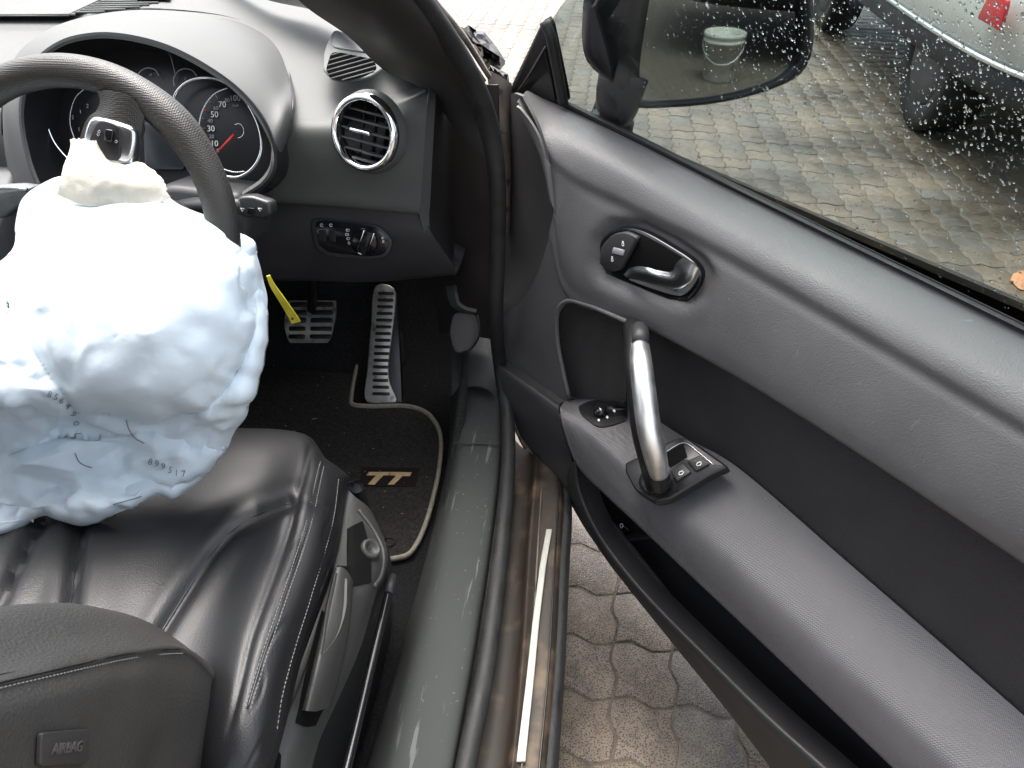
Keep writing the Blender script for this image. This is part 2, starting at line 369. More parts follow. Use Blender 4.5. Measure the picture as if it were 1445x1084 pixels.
for i in range(10):
    L = PO+np.random.normal(0, .0007, PO.shape); P = np.c_[L, np.full(len(L), -.02)]
    me = plate_mesh('paving_stone', P, (0, 0, 1), .020+.0010*random.random(), .0028)
    me.materials.append(M_PAVE[i % 5]); me.polygons.foreach_set('use_smooth', [True]*len(me.polygons)); pv_mesh.append(me)
cand = []
for i in range(-30, 62):
    for j in range(-8, 75):
        p = AO+A1*i+A2*j; q = proj(np.array([p[0]+.05, p[1]+.05, GZ])); v = (np.array([p[0], p[1], GZ])-C)@look
        if v > .3 and -60 < q[0] < 1520 and -60 < q[1] < 1150: cand.append((p, q, v))
def seen_score(p, q, v):
    wedge = 770 < q[0] < 1130 and q[1] > 680 and q[0]-800 < (q[1]-640)*.82
    win = q[0] > 780 and q[1] < 480 and q[1] < 150+.49*(q[0]-780)
    gap = 600 < q[0] < 800 and q[1] < 140
    return (0 if wedge else 1 if (win or gap) else 2, v)
cand.sort(key=lambda c: seen_score(*c))
vis = [c for c in cand if seen_score(*c)[0] < 2]
for k, (p, q, v) in enumerate(vis[:295]):
    me = pv_mesh[random.randrange(10)]; o = bpy.data.objects.new('paving_stone', me); COL.objects.link(o); o.parent = pavement
    o.location = (p[0], p[1], GZ+random.uniform(-.0015, .001)); o.rotation_euler = (random.uniform(-.01, .01), random.uniform(-.01, .01), 0)
rest = vis[295:]+[c for c in cand if seen_score(*c)[0] == 2 and (c[0][0] > .75 or c[0][1] > 1.2)]
for mi in range(5):
    V = []; Fc = []
    for p, q, v in rest[mi::5]:
        L = PO+p; n = len(L); k = len(V); L2 = inset2(L, .003); h = random.uniform(-.0015, .001)
        V += [(*a, GZ-.006) for a in L]+[(*a, GZ-.002+h) for a in L]+[(*a, GZ+h) for a in L2]
        for r in range(2): Fc += [(k+r*n+j, k+r*n+(j+1) % n, k+(r+1)*n+(j+1) % n, k+(r+1)*n+j) for j in range(n)]
        Fc.append(tuple(range(k+2*n, k+3*n)))
    o = link('paving_field', mesh_from('paving_field', V, Fc), pavement, M_PAVE[mi]); o['kind'] = 'stuff'

# ================================================================== CAR BODY
body = thing('crashed_car', 'dark brown crash-damaged car with its driver door open and front wing torn off', 'car', (.5, 0, GZ))
# footwell carpet: floor, toe board, tunnel, kick wall
FZ = .135
def carpet_sheet(name, rows, m=M_CARPET): return surf(name, [np.array(r, float) for r in rows], m, body, nu=24, sub=6, thick=.006)
carpet_sheet('floor_carpet', [[(-1.12, -1.5, FZ), (.05, -1.5, FZ), (.42, -1.5, FZ)], [(-1.12, 0, FZ), (.05, 0, FZ), (.42, 0, FZ)], [(-1.12, .55, FZ), (.05, .55, FZ), (.42, .55, FZ)],
                              [(-1.12, .66, FZ+.03), (.05, .66, FZ+.03), (.42, .66, FZ+.03)], [(-1.12, .76, .28), (.05, .76, .28), (.42, .76, .28)], [(-1.12, .82, .60), (.05, .82, .60), (.42, .82, .60)]])
carpet_sheet('tunnel_carpet', [[(-.20, -.75, FZ), (-.20, 0, FZ), (-.20, .8, FZ)], [(-.24, -.75, .30), (-.24, 0, .30), (-.24, .8, .32)], [(-.28, -.75, .42), (-.28, 0, .44), (-.28, .8, .5)], [(-.40, -.75, .44), (-.40, 0, .46), (-.40, .8, .5)]])
carpet_sheet('kick_carpet', [[(.375, .12, FZ), (.375, .45, FZ), (.36, .8, FZ)], [(.385, .12, .20), (.375, .45, .25), (.36, .8, .32)], [(.39, .30, .26), (.38, .50, .40), (.36, .8, .65)]], M_CARPETG)
# sill rails (front -> back), from the carpet outwards
def zr(L, z): return np.array([Z(x, y, z) for x, y in L])
sa = zr([(634, 560), (632, 640), (600, 790), (560, 930), (515, 1084), (470, 1230)], FZ)
sb0 = zr([(642, 556), (637, 650), (606, 790), (570, 920), (524, 1084), (480, 1230)], .22)
sb = zr([(650, 545), (648, 640), (622, 790), (592, 920), (552, 1084), (512, 1230)], .268)
sm = zr([(678, 545), (678, 640), (655, 790), (625, 930), (592, 1084), (558, 1230)], .274)
sc_ = zr([(702, 550), (702, 640), (684, 790), (662, 930), (634, 1084), (606, 1230)], .268)
sd_ = zr([(708, 552), (708, 640), (692, 790), (670, 930), (642, 1084), (616, 1230)], .245)
surf('sill_trim', [sa, sb0, sb, sm, sc_, sd_], M_SILL, body, nu=60, sub=6)
surf('kick_trim', [zr([(636, 470), (637, 510), (638, 556)], .30)*[[1, 1, 1]], zr([(644, 462), (646, 510), (650, 545)], .30), zr([(680, 468), (684, 510), (684, 546)], .305), zr([(694, 475), (702, 520), (706, 560)], .29)], M_SILL, body, nu=24, sub=5)
plate('sill_trim_joint', [Z(641, 624, .2785), Z(704, 627, .2755), Z(704, 628.6, .2755), Z(641, 625.6, .2785)], (0, 0, 1), .0012, M_DARK, body, .0003)
# weather seal along the opening: from the sill up the hinge post and the windscreen pillar
seal = [Z(633, 1230, .262), Z(657, 1084, .262), Z(684, 950, .262), Z(698, 850, .262), Z(710, 740, .265), Z(717, 650, .27), Z(716, 590, .285), Z(706, 520, .33), T(700, 450, 1.27), T(702, 350, 1.19), T(702, 260, 1.12), T(694, 195, 1.08), T(672, 125, 1.02), T(636, 62, .95), T(600, 10, .88), T(560, -45, .81)]; seal.append(seal[-1]+nrm(seal[-1]-seal[-2])*.30)
tube('door_seal', seal, [.0125]*5+[.012]*4+[.0125]*2+[.014]*6, M_RUB, body, n=130, ns=14)
# painted channel, scuff panel and rocker
e0 = zr([(712, 600), (716, 650), (708, 790), (690, 930), (665, 1084), (640, 1230)], .222)
e1 = zr([(733, 628), (732, 660), (722, 790), (710, 930), (692, 1084), (670, 1230)], .218)
e2 = zr([(750, 640), (748, 670), (738, 790), (728, 930), (711, 1084), (692, 1230)], .222)
e3 = zr([(757, 645), (755, 675), (746, 790), (737, 930), (722, 1084), (704, 1230)], .242)
e4 = zr([(764, 652), (764, 690), (757, 790), (748, 930), (734, 1084), (718, 1230)], .236)
e5 = zr([(786, 668), (790, 700), (785, 790), (776, 930), (762, 1084), (748, 1230)], .236)
e6 = zr([(793, 672), (796, 705), (791, 790), (784, 930), (771, 1084), (758, 1230)], .226)
surf('door_sill_channel', [e0, e1, e2, e3, e4, e5, e6], M_PAINT, body, nu=60, sub=5)
e7 = zr([(800, 676), (803, 708), (799, 790), (792, 930), (781, 1084), (769, 1230)], .222)
e8 = e7+np.array([.006, 0, -.02]); e9 = e7+np.array([-.01, 0, -.18])
surf('rocker_panel', [e6+[0, 0, -.001], e7, e8, e9], M_RUB, body, nu=60, sub=4)
st = [(775, 748), (766, 800), (756, 880), (748, 960), (740, 1030), (735, 1076)]
lw = [4.2, 4.4, 4.8, 5.4, 6.0, 6.4]
L = [Z(x-w, y, .2405) for (x, y), w in zip(st, lw)]+[Z(x+w, y, .2405) for (x, y), w in zip(st[::-1], lw[::-1])]
plate('scuff_strip', L, (0, 0, 1), .0025, mat('satin_scuff_metal', (.30, .30, .27), .6, .2, var=(40, .08, .08)), body, .0008)
ln = [np.array([Z(763+dx, 690, .2395), Z(757+dx, 790, .2395), Z(748+dx, 930, .2395), Z(733+dx, 1084, .2395)]) for dx in (0,)]
for k, (dx, m_) in enumerate([(1, M_PAINT2), (26, M_BLACK)]):
    tube('trim_edge', [Z(763+dx, 690, .2385), Z(757+dx, 790, .2385), Z(749+dx, 930, .2385), Z(735+dx, 1084, .2385), Z(720+dx, 1230, .2385)], .0014, m_, body, n=40, ns=6)
# dirty hinge well between sill and door
surf('hinge_well', [zr([(716, 560), (728, 605), (745, 640)], .18), zr([(724, 540), (745, 600), (770, 650)], .15), zr([(735, 520), (765, 600), (800, 670)], .12)], mat('grimy_hinge_well', (.022, .018, .016), .45, var=(40, .5, .15), bump=('noise', 60, 1, .01), dirt=((.11, .09, .07), 30, .56, .12)), body, nu=20, sub=5)
# hinge post behind the seal
surf('hinge_post', [np.array([Y(600, 100, .60), Y(605, 260, .60), Y(612, 390, .60), Y(620, 470, .60)]), np.array([Y(640, 120, .50), Y(641, 260, .50), Y(641, 390, .52), Y(642, 470, .53)]), np.array([Y(668, 120, .47), Y(668, 250, .47), Y(668, 380, .48), Y(672, 475, .49)]), np.array([Y(702, 120, .45), Y(704, 250, .45), Y(702, 370, .46), Y(700, 480, .48)])], mat('post_trim', (.030, .024, .022), .6, var=(12, .2, .1)), body, nu=30, sub=6)
plate('post_joint', [Y(641, 164, .462), Y(670, 165, .444), Y(670, 167.5, .444), Y(641, 166.5, .462)], (0, -1, 0), .002, M_SILL, body, .0004)
surf('post_outer_panel', [np.array([Y(686, 100, .52), Y(694, 150, .51), Y(704, 205, .50), Y(708, 330, .50)]), np.array([Y(700, 104, .52), Y(708, 150, .51), Y(716, 205, .50), Y(716, 330, .50)]), np.array([Y(722, 118, .54), Y(726, 150, .54), Y(726, 205, .54), Y(726, 330, .54)])], M_PAINT2, body, nu=30, sub=5)
# windscreen pillar
p0 = np.array([T(392, -30, .84), T(432, 10, .90), T(492, 52, .99), T(533, 92, 1.08), T(562, 110, 1.14), T(606, 116, 1.17)])
p1 = np.array([T(470, -40, .775), T(520, 20, .85), T(568, 72, .95), T(604, 110, 1.05), T(628, 140, 1.10), T(640, 180, 1.13)])
p2 = np.array([T(530, -45, .775), T(585, 20, .86), T(628, 75, .95), T(658, 125, 1.03), T(676, 170, 1.09), T(684, 220, 1.12)])
p3 = np.array([T(575, -45, .83), T(620, 15, .90), T(660, 70, .98), T(686, 130, 1.06), T(696, 180, 1.10), T(700, 230, 1.13)])
upto = lambda P, k=.34: np.vstack([P[0]+nrm(P[0]-P[1])*k, P])
surf('windscreen_pillar_trim', [upto(p0), upto(p1), upto(p2), upto(p3)], mat('pillar_trim', (.026, .024, .024), .62, bump=('noise', 700, .3, .0006), var=(10, .15, .05)), body, nu=70, sub=8, thick=.01)
w0 = np.array([T(590, -30, .92), T(612, 0, .96), T(650, 46, 1.04), T(690, 108, 1.16)])
tube('windscreen_frame_strip', w0, [.0045, .0045, .0045, .004], mat('dull_alloy', (.42, .38, .35), .45, .7, var=(50, .3, .1)), body, n=30, ns=8)
surf('windscreen_frame', [w0+[-.004, 0, -.006], np.array([T(582, 0, .93), T(602, 26, .97), T(645, 78, 1.06), T(678, 122, 1.15)])], M_RUB, body, nu=24, sub=4, thick=.006)
# torn-off wing: crumpled liner and bits at the hinge
def crumple(name, outline, t0, m, parent, amp=.03, seed=1):
    rs = np.random.RandomState(seed); o = np.array(outline, float); c = o.mean(0); V = []; n = len(o)
    rings = [(1, 0), (.72, .5), (.42, .9), (.0, .7)]
    for r, b in rings[:-1]:
        for k in range(n): q = c+(o[k]-c)*r+rs.normal(0, 1.2, 2)*(r < 1); V.append(T(q[0], q[1], t0-amp*b*rs.uniform(.2, 1.)+rs.normal(0, amp*.25)))
    V.append(T(*c, t0-amp)); Fc = grid_faces(3, n, 0, True)+[(2*n+k, 2*n+(k+1) % n, 3*n) for k in range(n)]
    V2 = [v+look*.012 for v in V]; k = len(V); Fc2 = [tuple(reversed([i+k for i in f])) for f in Fc]+[(j+1 if j+1 < n else 0, j, k+j, k+(j+1) % n) for j in range(n)]
    return link(name, mesh_from(name, V+V2, Fc+Fc2), parent, m, False)
M_SHRED = mat('torn_black_plastic', (.018, .017, .017), .35, var=(60, .5, .15), bump=('noise', 90, .8, .004))
liner = crumple('torn_wing_liner', [(645, 36), (655, 40), (661, 35), (672, 43), (683, 45), (696, 60), (706, 74), (713, 86), (706, 95), (695, 92), (684, 88), (676, 74), (664, 58), (652, 50)], 1.30, M_SHRED, body, .06, 3)
for k, (o_, m_) in enumerate([([(684, 88), (692, 92), (703, 98), (700, 104), (690, 98)], M_PAINT2), ([(698, 96), (707, 99), (717, 104), (719, 116), (712, 121), (706, 110)], M_SHRED), ([(706, 104), (712, 108), (720, 124), (717, 150), (708, 132)], M_SHRED), ([(686, 92), (690, 90), (700, 112), (697, 118)], M_PAINT2)]):
    crumple('wing_shard', o_, 1.24, m_, body, .02, 10+k)
# roof, far side and rear of the shell (out of frame, they shade the cabin)
rf = [np.array([(-1.10, y, z-.06), (-.75, y, z), (-.33, y, z+.02), (.10, y, z), (.40, y, z-.06)]) for y, z in ((-.18, 1.24), (-.5, 1.30), (-1.0, 1.30), (-1.6, 1.2))]
surf('roof', rf, M_PAINT, body, nu=24, sub=5, thick=.03)
surf('passenger_side', [np.array([(-1.12, .8, .0), (-1.14, -.3, .0), (-1.12, -1.6, 0)]), np.array([(-1.14, .8, .5), (-1.17, -.3, .5), (-1.14, -1.6, .5)]), np.array([(-1.08, .8, .80), (-1.10, -.3, .80), (-1.08, -1.6, .82)])], M_DARK, body, nu=20, sub=4, thick=.05)
surf('cowl', [np.array([(-1.1, .86, .82), (-.3, .92, .84), (.22, .84, .81)]), np.array([(-1.1, 1.02, .80), (-.3, 1.08, .82), (.16, 1.0, .78)])], M_RUB, body, nu=20, sub=4, thick=.02)
# wind glass
def slab(name, P, nvec, th, m, parent): return plate(name, P, nvec, th, m, parent, th*.3)

# ================================================================== DASHBOARD
dash = thing('dashboard', 'grey grained dashboard with chrome round vent and hooded dials behind the steering wheel', 'dashboard', (.0, .45, .55))
r0 = pts(Z, [(-140, -70), (200, -62), (420, -45), (560, -5), (640, 70)], .85)
r1 = pts(Z, [(-140, 28), (200, 20), (420, 30), (520, 62), (612, 100)], .832)
r2 = pts(Z, [(-140, 100), (200, 95), (420, 100), (520, 105), (612, 108)], .806)
r3 = pts(Z, [(-140, 150), (200, 155), (420, 164), (520, 146), (606, 120)], .782)
r3b = np.array([Y(-140, 166, .335), Y(200, 172, .335), Y(420, 180, .332), Y(520, 172, .335), Y(603, 150, .355)])
r4 = np.array([Y(-140, 200, .325), Y(200, 205, .325), Y(420, 212, .322), Y(520, 212, .322), Y(599, 200, .340)])
r5 = np.array([Y(-140, 250, .328), Y(200, 258, .328), Y(420, 262, .326), Y(520, 266, .326), Y(595, 268, .336)])
r6 = np.array([Y(-140, 272, .335), Y(200, 280, .335), Y(420, 288, .332), Y(520, 296, .332), Y(592, 303, .338)])
r7 = r6+np.array([0, .05, -.004])
across = lambda P: np.vstack([P[0]+[-.62, .0, 0], P])
surf('dash_shell', [across(q) for q in (r0, r1, r2, r3, r3b, r4, r5, r6, r7)], M_DASH, dash, nu=150, sub=8)
# end cap facing the door
c0 = np.array([Y(607, 118, .41), Y(603, 150, .357), Y(599, 200, .342), Y(595, 268, .338), Y(592, 303, .341), Y(600, 330, .35)])
c1 = np.array([Y(616, 116, .42), Y(614, 150, .37), Y(611, 200, .355), Y(608, 268, .352), Y(606, 315, .355), Y(612, 352, .36)])
surf('end_cap_lip', [c0, c1], M_DASH, dash, nu=40, sub=5)
c2 = np.array([Y(622, 120, .44), Y(620, 150, .40), Y(618, 200, .385), Y(617, 268, .385), Y(618, 330, .385), Y(627, 366, .39)])
c3 = np.array([Y(634, 135, .48), Y(636, 170, .47), Y(638, 230, .47), Y(639, 290, .47), Y(640, 345, .47), Y(642, 378, .47)])
surf('end_cap', [c1+[0, .004, 0], c2, c3], M_DARK, dash, nu=40, sub=6)
# knee panel
k0 = r6+np.array([0, .018, -.006]); k1 = np.array([Y(-140, 320, .35), Y(200, 330, .35), Y(420, 338, .345), Y(520, 340, .345), Y(612, 335, .35)])
k2 = np.array([Y(-140, 378, .365), Y(200, 385, .365), Y(420, 385, .36), Y(520, 386, .36), Y(640, 378, .37)])
k3 = np.array([Y(-140, 388, .39), Y(200, 396, .39), Y(420, 396, .385), Y(520, 398, .385), Y(644, 388, .39)])
k4 = k3+np.array([0, .30, .01])
M_KNEE = mat('knee_panel_plastic', (.028, .027, .029), .5, bump=('vor', 900, .25, .0006), var=(12, .15, .06))
surf('knee_panel', [across(q) for q in (k0, k1, k2, k3, k4)], M_KNEE, dash, nu=120, sub=7)
# binnacle hood
GN = nrm((0, -.90, .43)); G0 = np.array([.08, .312, .766])
def GP(x, y, off=0.): return PL(x, y, G0+GN*off, GN)
seam = [(20, 285), (6, 215), (4, 150), (18, 96), (60, 54), (120, 28), (200, 14), (300, 20), (356, 36), (392, 62), (410, 108), (413, 160), (404, 214), (380, 252), (348, 276)]
def seam_pt(x, y): return Z(x, y, .782+(165-y)/145*.05) if y < 160 else Y(x, y, .330)
S3 = np.array([seam_pt(*q) for q in seam])
edge = [(70, 300), (40, 225), (30, 150), (48, 92), (84, 62), (125, 51), (168, 51), (232, 66), (290, 95), (335, 128), (368, 168), (384, 205), (386, 236), (374, 258), (345, 278)]
E3 = np.array([GP(x, y, .062) for x, y in edge])
mid = (S3*.45+E3*.55)+np.outer(np.sin(np.linspace(0, math.pi, len(edge)))**.5, [0, -.006, .014])+np.array([[.006*math.cos(a), 0, 0] for a in np.linspace(math.pi, 0, len(edge))])
E3b = E3+np.array([0, .006, -.003]); ctr = E3.mean(0)
E4 = ctr+(E3-ctr)*.97+GN*-.030; E5 = ctr+(E3-ctr)*.94+GN*-.066
M_HOOD = M_DASH
surf('instrument_hood', [S3+[0, .004, -.004], S3*.9+E3*.1+[0, -.002, .003], mid, E3*.92+S3*.08+[0, -.002, .004], E3], M_HOOD, dash, nu=90, sub=7)
surf('hood_inner_wall', [E3, E4, E5], M_BLACK, dash, nu=80, sub=5)
tube('hood_seam', crspline(S3, 60)+[0, -.001, .001], .0011, M_BLACK, dash, ns=6)
# dial plate
fl = [(34, 300), (30, 140), (60, 70), (150, 48), (250, 72), (330, 120), (390, 190), (392, 250), (340, 290), (200, 300)]
dial = plate('dial_plate', [GP(x, y, -.004) for x, y in fl], GN, .003, M_LINE, dash, .0005)
def gauge_ring(name, L, rad, m, off, parent, closed=False, n=60): return tube(name, [GP(x, y, off) for x, y in L], rad, m, parent, n=n, ns=8, closed=closed)
gauge_ring('speedometer_ring', [(243, 150), (248, 132), (262, 117), (285, 110), (312, 114), (338, 132), (357, 160), (368, 190), (368, 216), (356, 238), (336, 250), (315, 249)], .0022, M_CHROME, .018, dash)
gauge_ring('dial_rim', [(322, 124), (304, 132), (290, 148), (282, 170), (281, 190), (286, 208), (296, 224), (312, 237), (330, 243), (346, 242)], .0011, M_SATIN, .010, dash)
gauge_ring('hub_ring', [(331, 176), (338, 175), (343, 180), (344, 187), (341, 193), (335, 195)], .0007, M_SATIN, .010, dash, n=24)
gauge_ring('tachometer_ring', [(72, 118), (66, 136), (63, 156), (67, 178), (76, 200), (88, 216), (98, 226)], .0016, M_CHROME, .018, dash)
gauge_ring('tachometer_rim', [(124, 122), (108, 136), (100, 156), (99, 176), (105, 196)], .0010, M_SATIN, .010, dash)
gauge_ring('small_gauge_rim', [(246, 122), (245, 112), (251, 101), (261, 97), (272, 100), (278, 108)], .0007, M_GREYP, .006, dash, n=30)
gauge_ring('small_gauge_rim', [(192, 112), (198, 101), (208, 96), (219, 99), (224, 107)], .0007, M_GREYP, .006, dash, n=30)
tube('hood_split_line', [GP(236, 70, .05), GP(242, 84, .012), GP(248, 108, .008)], .0006, M_GREYP, dash, n=12, ns=5)
tube('speed_needle', [GP(330, 190, .014), GP(304, 217, .014)], [.0018, .0007], M_REDN, dash, ns=6)
gx = nrm(GP(340, 180)-GP(300, 180)); gy = np.cross(GN, gx)
for s, x, y, sz, m_ in [('10', 303, 203, .0115, M_WHITE), ('30', 298, 182, .0115, M_WHITE), ('50', 303, 162, .0115, M_WHITE), ('70', 314, 148, .0115, M_WHITE), ('100', 332, 139, .0110, M_GREYP), ('20', 299, 193, .0075, M_GREYP), ('40', 297, 171, .0075, M_GREYP), ('60', 305, 153, .0075, M_GREYP), ('80', 321, 142, .0075, M_GREYP), ('0', 308, 213, .008, M_GREYP), ('mph', 333, 149, .005, M_GREYP)]:
    text_obj('dial_figure', s, GP(x, y, .001), gx, gy, sz, m_, dash)
for x, y, x2, y2, m_ in [(291, 207, 296, 205, M_WHITE), (285, 194, 288, 193, M_GREYP), (284, 181, 290, 181, M_REDN), (285, 167, 288, 168, M_GREYP), (288, 155, 294, 157, M_REDN), (295, 143, 298, 145, M_GREYP), (304, 134, 308, 140, M_GREYP)]:
    tube('dial_tick', [GP(x, y, .0015), GP(x2, y2, .0015)], .0006, m_, dash, ns=5)
for s, x, y in [('2', 103, 166), ('1', 114, 158), ('1', 112, 183), ('2', 124, 150)]: text_obj('dial_figure', s, GP(x, y, .001), gx, gy, .008, M_GREYP, dash)
disp = plate('trip_display', rounded([GP(204, 172, 0), GP(262, 176, 0), GP(262, 240, 0), GP(206, 240, 0)], .08), GN, .004, mat('display_panel', (.02, .024, .028), .25), dash, .001)
for s, x, y in [('C', 262, 112), ('H', 213, 106), ('F', 205, 112)]: text_obj('dial_figure', s, GP(x, y, .001), gx, gy, .005, M_GREYP, dash)
plate('column_shroud', rounded([Y(225, 262, .20), Y(330, 275, .20), Y(352, 300, .20), Y(350, 350, .20), Y(200, 380, .20), Y(150, 300, .20)], .2), (0, -1, .2), .08, mat('shroud_plastic', (.035, .036, .038), .5), dash, .01, off=-.08)

# round vent with chrome ring
VN = nrm((-.26, -.93, .24)); V0 = T(515, 188, 1.055)
vent_r = .052
lathe('vent_ring', [(vent_r*.80, -.006), (vent_r*.80, .004), (vent_r*.83, .008), (vent_r*.90, .0095), (vent_r*.97, .006), (vent_r, 0), (vent_r*1.0, -.02)], V0, VN, M_CHROME, dash, 64)
lathe('vent_bowl', [(vent_r*.81, .0), (vent_r*.80, -.012), (vent_r*.72, -.03), (vent_r*.02, -.034)], V0, VN, M_BLACK, dash, 48)
lathe('vent_socket', [(vent_r*.99, -.001), (vent_r*1.04, -.007), (vent_r*1.08, -.016)], V0, VN, M_DASH, dash, 64)
vx = nrm(np.cross((0, 0, 1), VN)*1.0); vx = vx if vx[0] > 0 else -vx; vx = nrm(vx+np.array([0, 0, -.11])); vx = nrm(vx-VN*(vx@VN)); vy = np.cross(VN, vx)
if vy[2] < 0: vy = -vy
for h in (.5, .25, 0., -.25, -.5, -.70):
    w_ = math.sqrt(max(.05, .79**2-h*h))*vent_r*.99; c_ = V0+vy*h*vent_r*1.02-VN*.004
    plate('vent_slat', [c_-vx*w_-vy*.0014, c_+vx*w_-vy*.0014, c_+vx*w_+vy*.0014, c_-vx*w_+vy*.0014], VN, .010, mat('slat_satin', (.06, .06, .06), .3), dash, .0008, off=-.010)
for h in (-.30, .06, .38):
    w_ = math.sqrt(.78**2-h*h)*vent_r; c_ = V0+vx*h*vent_r-VN*.018
    plate('vent_vane', [c_-vy*w_-vx*.0009, c_-vy*w_+vx*.0009, c_+vy*w_+vx*.0009, c_+vy*w_-vx*.0009], VN, .008, M_BLACK, dash, .0004, off=-.008)
c_ = V0+vy*.02*vent_r-vx*.10*vent_r
plate('vent_tab', rounded([c_-vx*.016-vy*.0024, c_+vx*.016-vy*.0024, c_+vx*.016+vy*.0024, c_-vx*.016+vy*.0024], .4), VN, .006, M_SATIN, dash, .0015, off=.001)

# corner speaker grille on the dash top
gn = nrm(np.cross(Z(520, 60, .84)-Z(470, 60, .84), Z(490, 40, .845)-Z(490, 110, .822)))
gp0 = Z(495, 80, .832)
def DG(x, y, off=0.): return PL(x, y, gp0+gn*off, gn)
gn = gn if gn[2] > 0 else -gn
plate('grille_surround', rounded([DG(472, 42), DG(530, 72), DG(545, 96), DG(522, 112), DG(488, 117), DG(468, 113), DG(456, 100), DG(458, 74)], .3), gn, .004, M_DASH, dash, .002)
plate('speaker_cover', rounded([DG(474, 46, .0042), DG(528, 77, .0042), DG(468, 68, .0042)], .2), gn, .0025, mat('speaker_cover_plastic', (.075, .08, .08), .55), dash, .001)
gl_out = rounded([DG(468, 72, .0042), DG(528, 84, .0042), DG(532, 98, .0042), DG(515, 108, .0042), DG(488, 114, .0042), DG(466, 111, .0042), DG(460, 98, .0042)], .25)
plate('grille_recess_shade', gl_out, gn, .0004, mat('grille_shade_black', (.003, .003, .003), 1., spec=0.), dash, .0001)  # matte black plate painting the dark between the grille bars
def clip_line(a, b, poly):
    a = np.array(a, float); b = np.array(b, float); ts = [0] if False else []
    n = len(poly); 
    for i in range(n):
        p, q = np.array(poly[i], float), np.array(poly[(i+1) % n], float); M = np.array([b-a, p-q]).T
        if abs(np.linalg.det(M)) < 1e-9: continue
        t, s = np.linalg.solve(M, p-a)
        if 0 <= s <= 1: ts.append(t)
    return (a+(b-a)*min(ts), a+(b-a)*max(ts)) if len(ts) >= 2 else None
gpoly = [(468, 72), (528, 84), (532, 98), (515, 108), (488, 114), (466, 111), (460, 98)]
for k in range(11):
    s_ = clip_line((440, 66+k*6.6), (560, 28+k*6.6+4), gpoly)
    if s_: tube('grille_bar', [DG(*s_[0], .0052), DG(*s_[1], .0052)], .0011, M_DASH, dash, ns=6)
# centre grille on the dash top
gz = .845
poly2 = [(100, 21), (133, 6), (150, 0), (228, 3), (190, 12), (130, 19)]
plate('grille_recess_shade', [Z(x, y, gz) for x, y in poly2], (0, 0, 1), .001, mat('grille_shade_black'), dash, .0002)  # same painted dark for the gaps of the centre grille
for k in range(7):
    y_ = 2.0+k*2.9; s_ = clip_line((60, y_+2), (260, y_-1.5), poly2)
    if s_: tube('grille_bar', [Z(*s_[0], gz+.0025), Z(*s_[1], gz+.0025)], .0022, M_DASH, dash, ns=6)
plate('grille_surround', [Z(x, y, gz-.004) for x, y in [(-60, 23), (98, 22), (150, -3), (240, 0), (250, -30), (-60, -30)]], (0, 0, 1), .003, M_DASH, dash, .001)
tube('dash_top_joint', [Z(-60, 23, gz+.0005), Z(97, 22.5, gz+.0005)], .0012, M_BLACK, dash, ns=6)
tube('dash_top_joint', [Z(97, 22.5, gz+.0005), Z(150, -2, gz+.0005)], .0009, M_BLACK, dash, ns=6)
surf('windscreen_black_band', [pts(Z, [(300, -34), (380, 1), (440, 14), (500, 40)], .855), pts(Z, [(300, -60), (390, -20), (450, -2), (510, 20)], .90)], M_BLACK, dash, nu=20, sub=3)

# light switch
LN = nrm((0, -.98, .18))
lp0 = Y(497, 338, .343)
def LP(x, y, off=0.): return PL(x, y, lp0+LN*off, LN)
plate('light_switch_panel', rounded([LP(438, 306), LP(500, 312), LP(538, 318), LP(557, 340), LP(548, 362), LP(520, 366), LP(462, 360), LP(446, 348)], .35), LN, .006, M_KNEE, dash, .002)
plate('light_switch_face', rounded([LP(443, 310, .006), LP(500, 314, .006), LP(535, 321, .006), LP(551, 340, .006), LP(543, 359, .006), LP(520, 362, .006), LP(464, 356, .006), LP(450, 346, .006)], .35), LN, .001, M_GLOSS, dash, .0004)
lc = LP(514, 340, .006)
lathe('light_switch_dial', [(.022, 0), (.022, .003), (.019, .005), (.001, .0052)], lc, LN, M_GLOSS, dash, 40)
plate('light_switch_knob', rounded([LP(516, 321, .012), LP(530, 327, .012), LP(517, 360, .012), LP(503, 356, .012)], .2), LN, .014, M_GLOSS, dash, .003, off=-.002)
for a, b in (((514, 325), (504, 352)), ((528, 329), (519, 354))): tube('knob_edge_trim', [LP(*a, .0245), LP(*b, .0245)], .0009, M_SATIN, dash, ns=6)
tube('knob_edge_trim', [LP(503, 356, .0245), LP(511, 359.5, .0245)], .0009, M_SATIN, dash, ns=6)
lx = nrm(LP(500, 340)-LP(480, 339)); ly = np.cross(LN, lx)
def ring_icon(x, y, r=.0022, m_=M_WHITE):
    o = LP(x, y, .0074); tube('switch_symbol', [o+r*(math.cos(a)*lx+math.sin(a)*ly) for a in np.linspace(.4, 5.6, 12)], .0005, m_, dash, ns=5)
for x, y in [(454, 318), (467, 318)]: ring_icon(x, y)
for x, y in [(490, 325), (489, 331), (491, 337), (493, 343)]: ring_icon(x, y, .0018); tube('switch_symbol', [LP(x+2.6, y-1.6, .0074), LP(x+2.6, y+1.6, .0074)], .0005, M_WHITE, dash, ns=5)
for x in (455, 469): plate('switch_key', rounded([LP(x-5, 325, .007), LP(x+5, 325, .007), LP(x+5, 342, .007), LP(x-5, 342, .007)], .2), LN, .0015, M_BLACK, dash, .0006)
for x, y in [(541, 341), (540, 336)]: ring_icon(x, y, .0014)

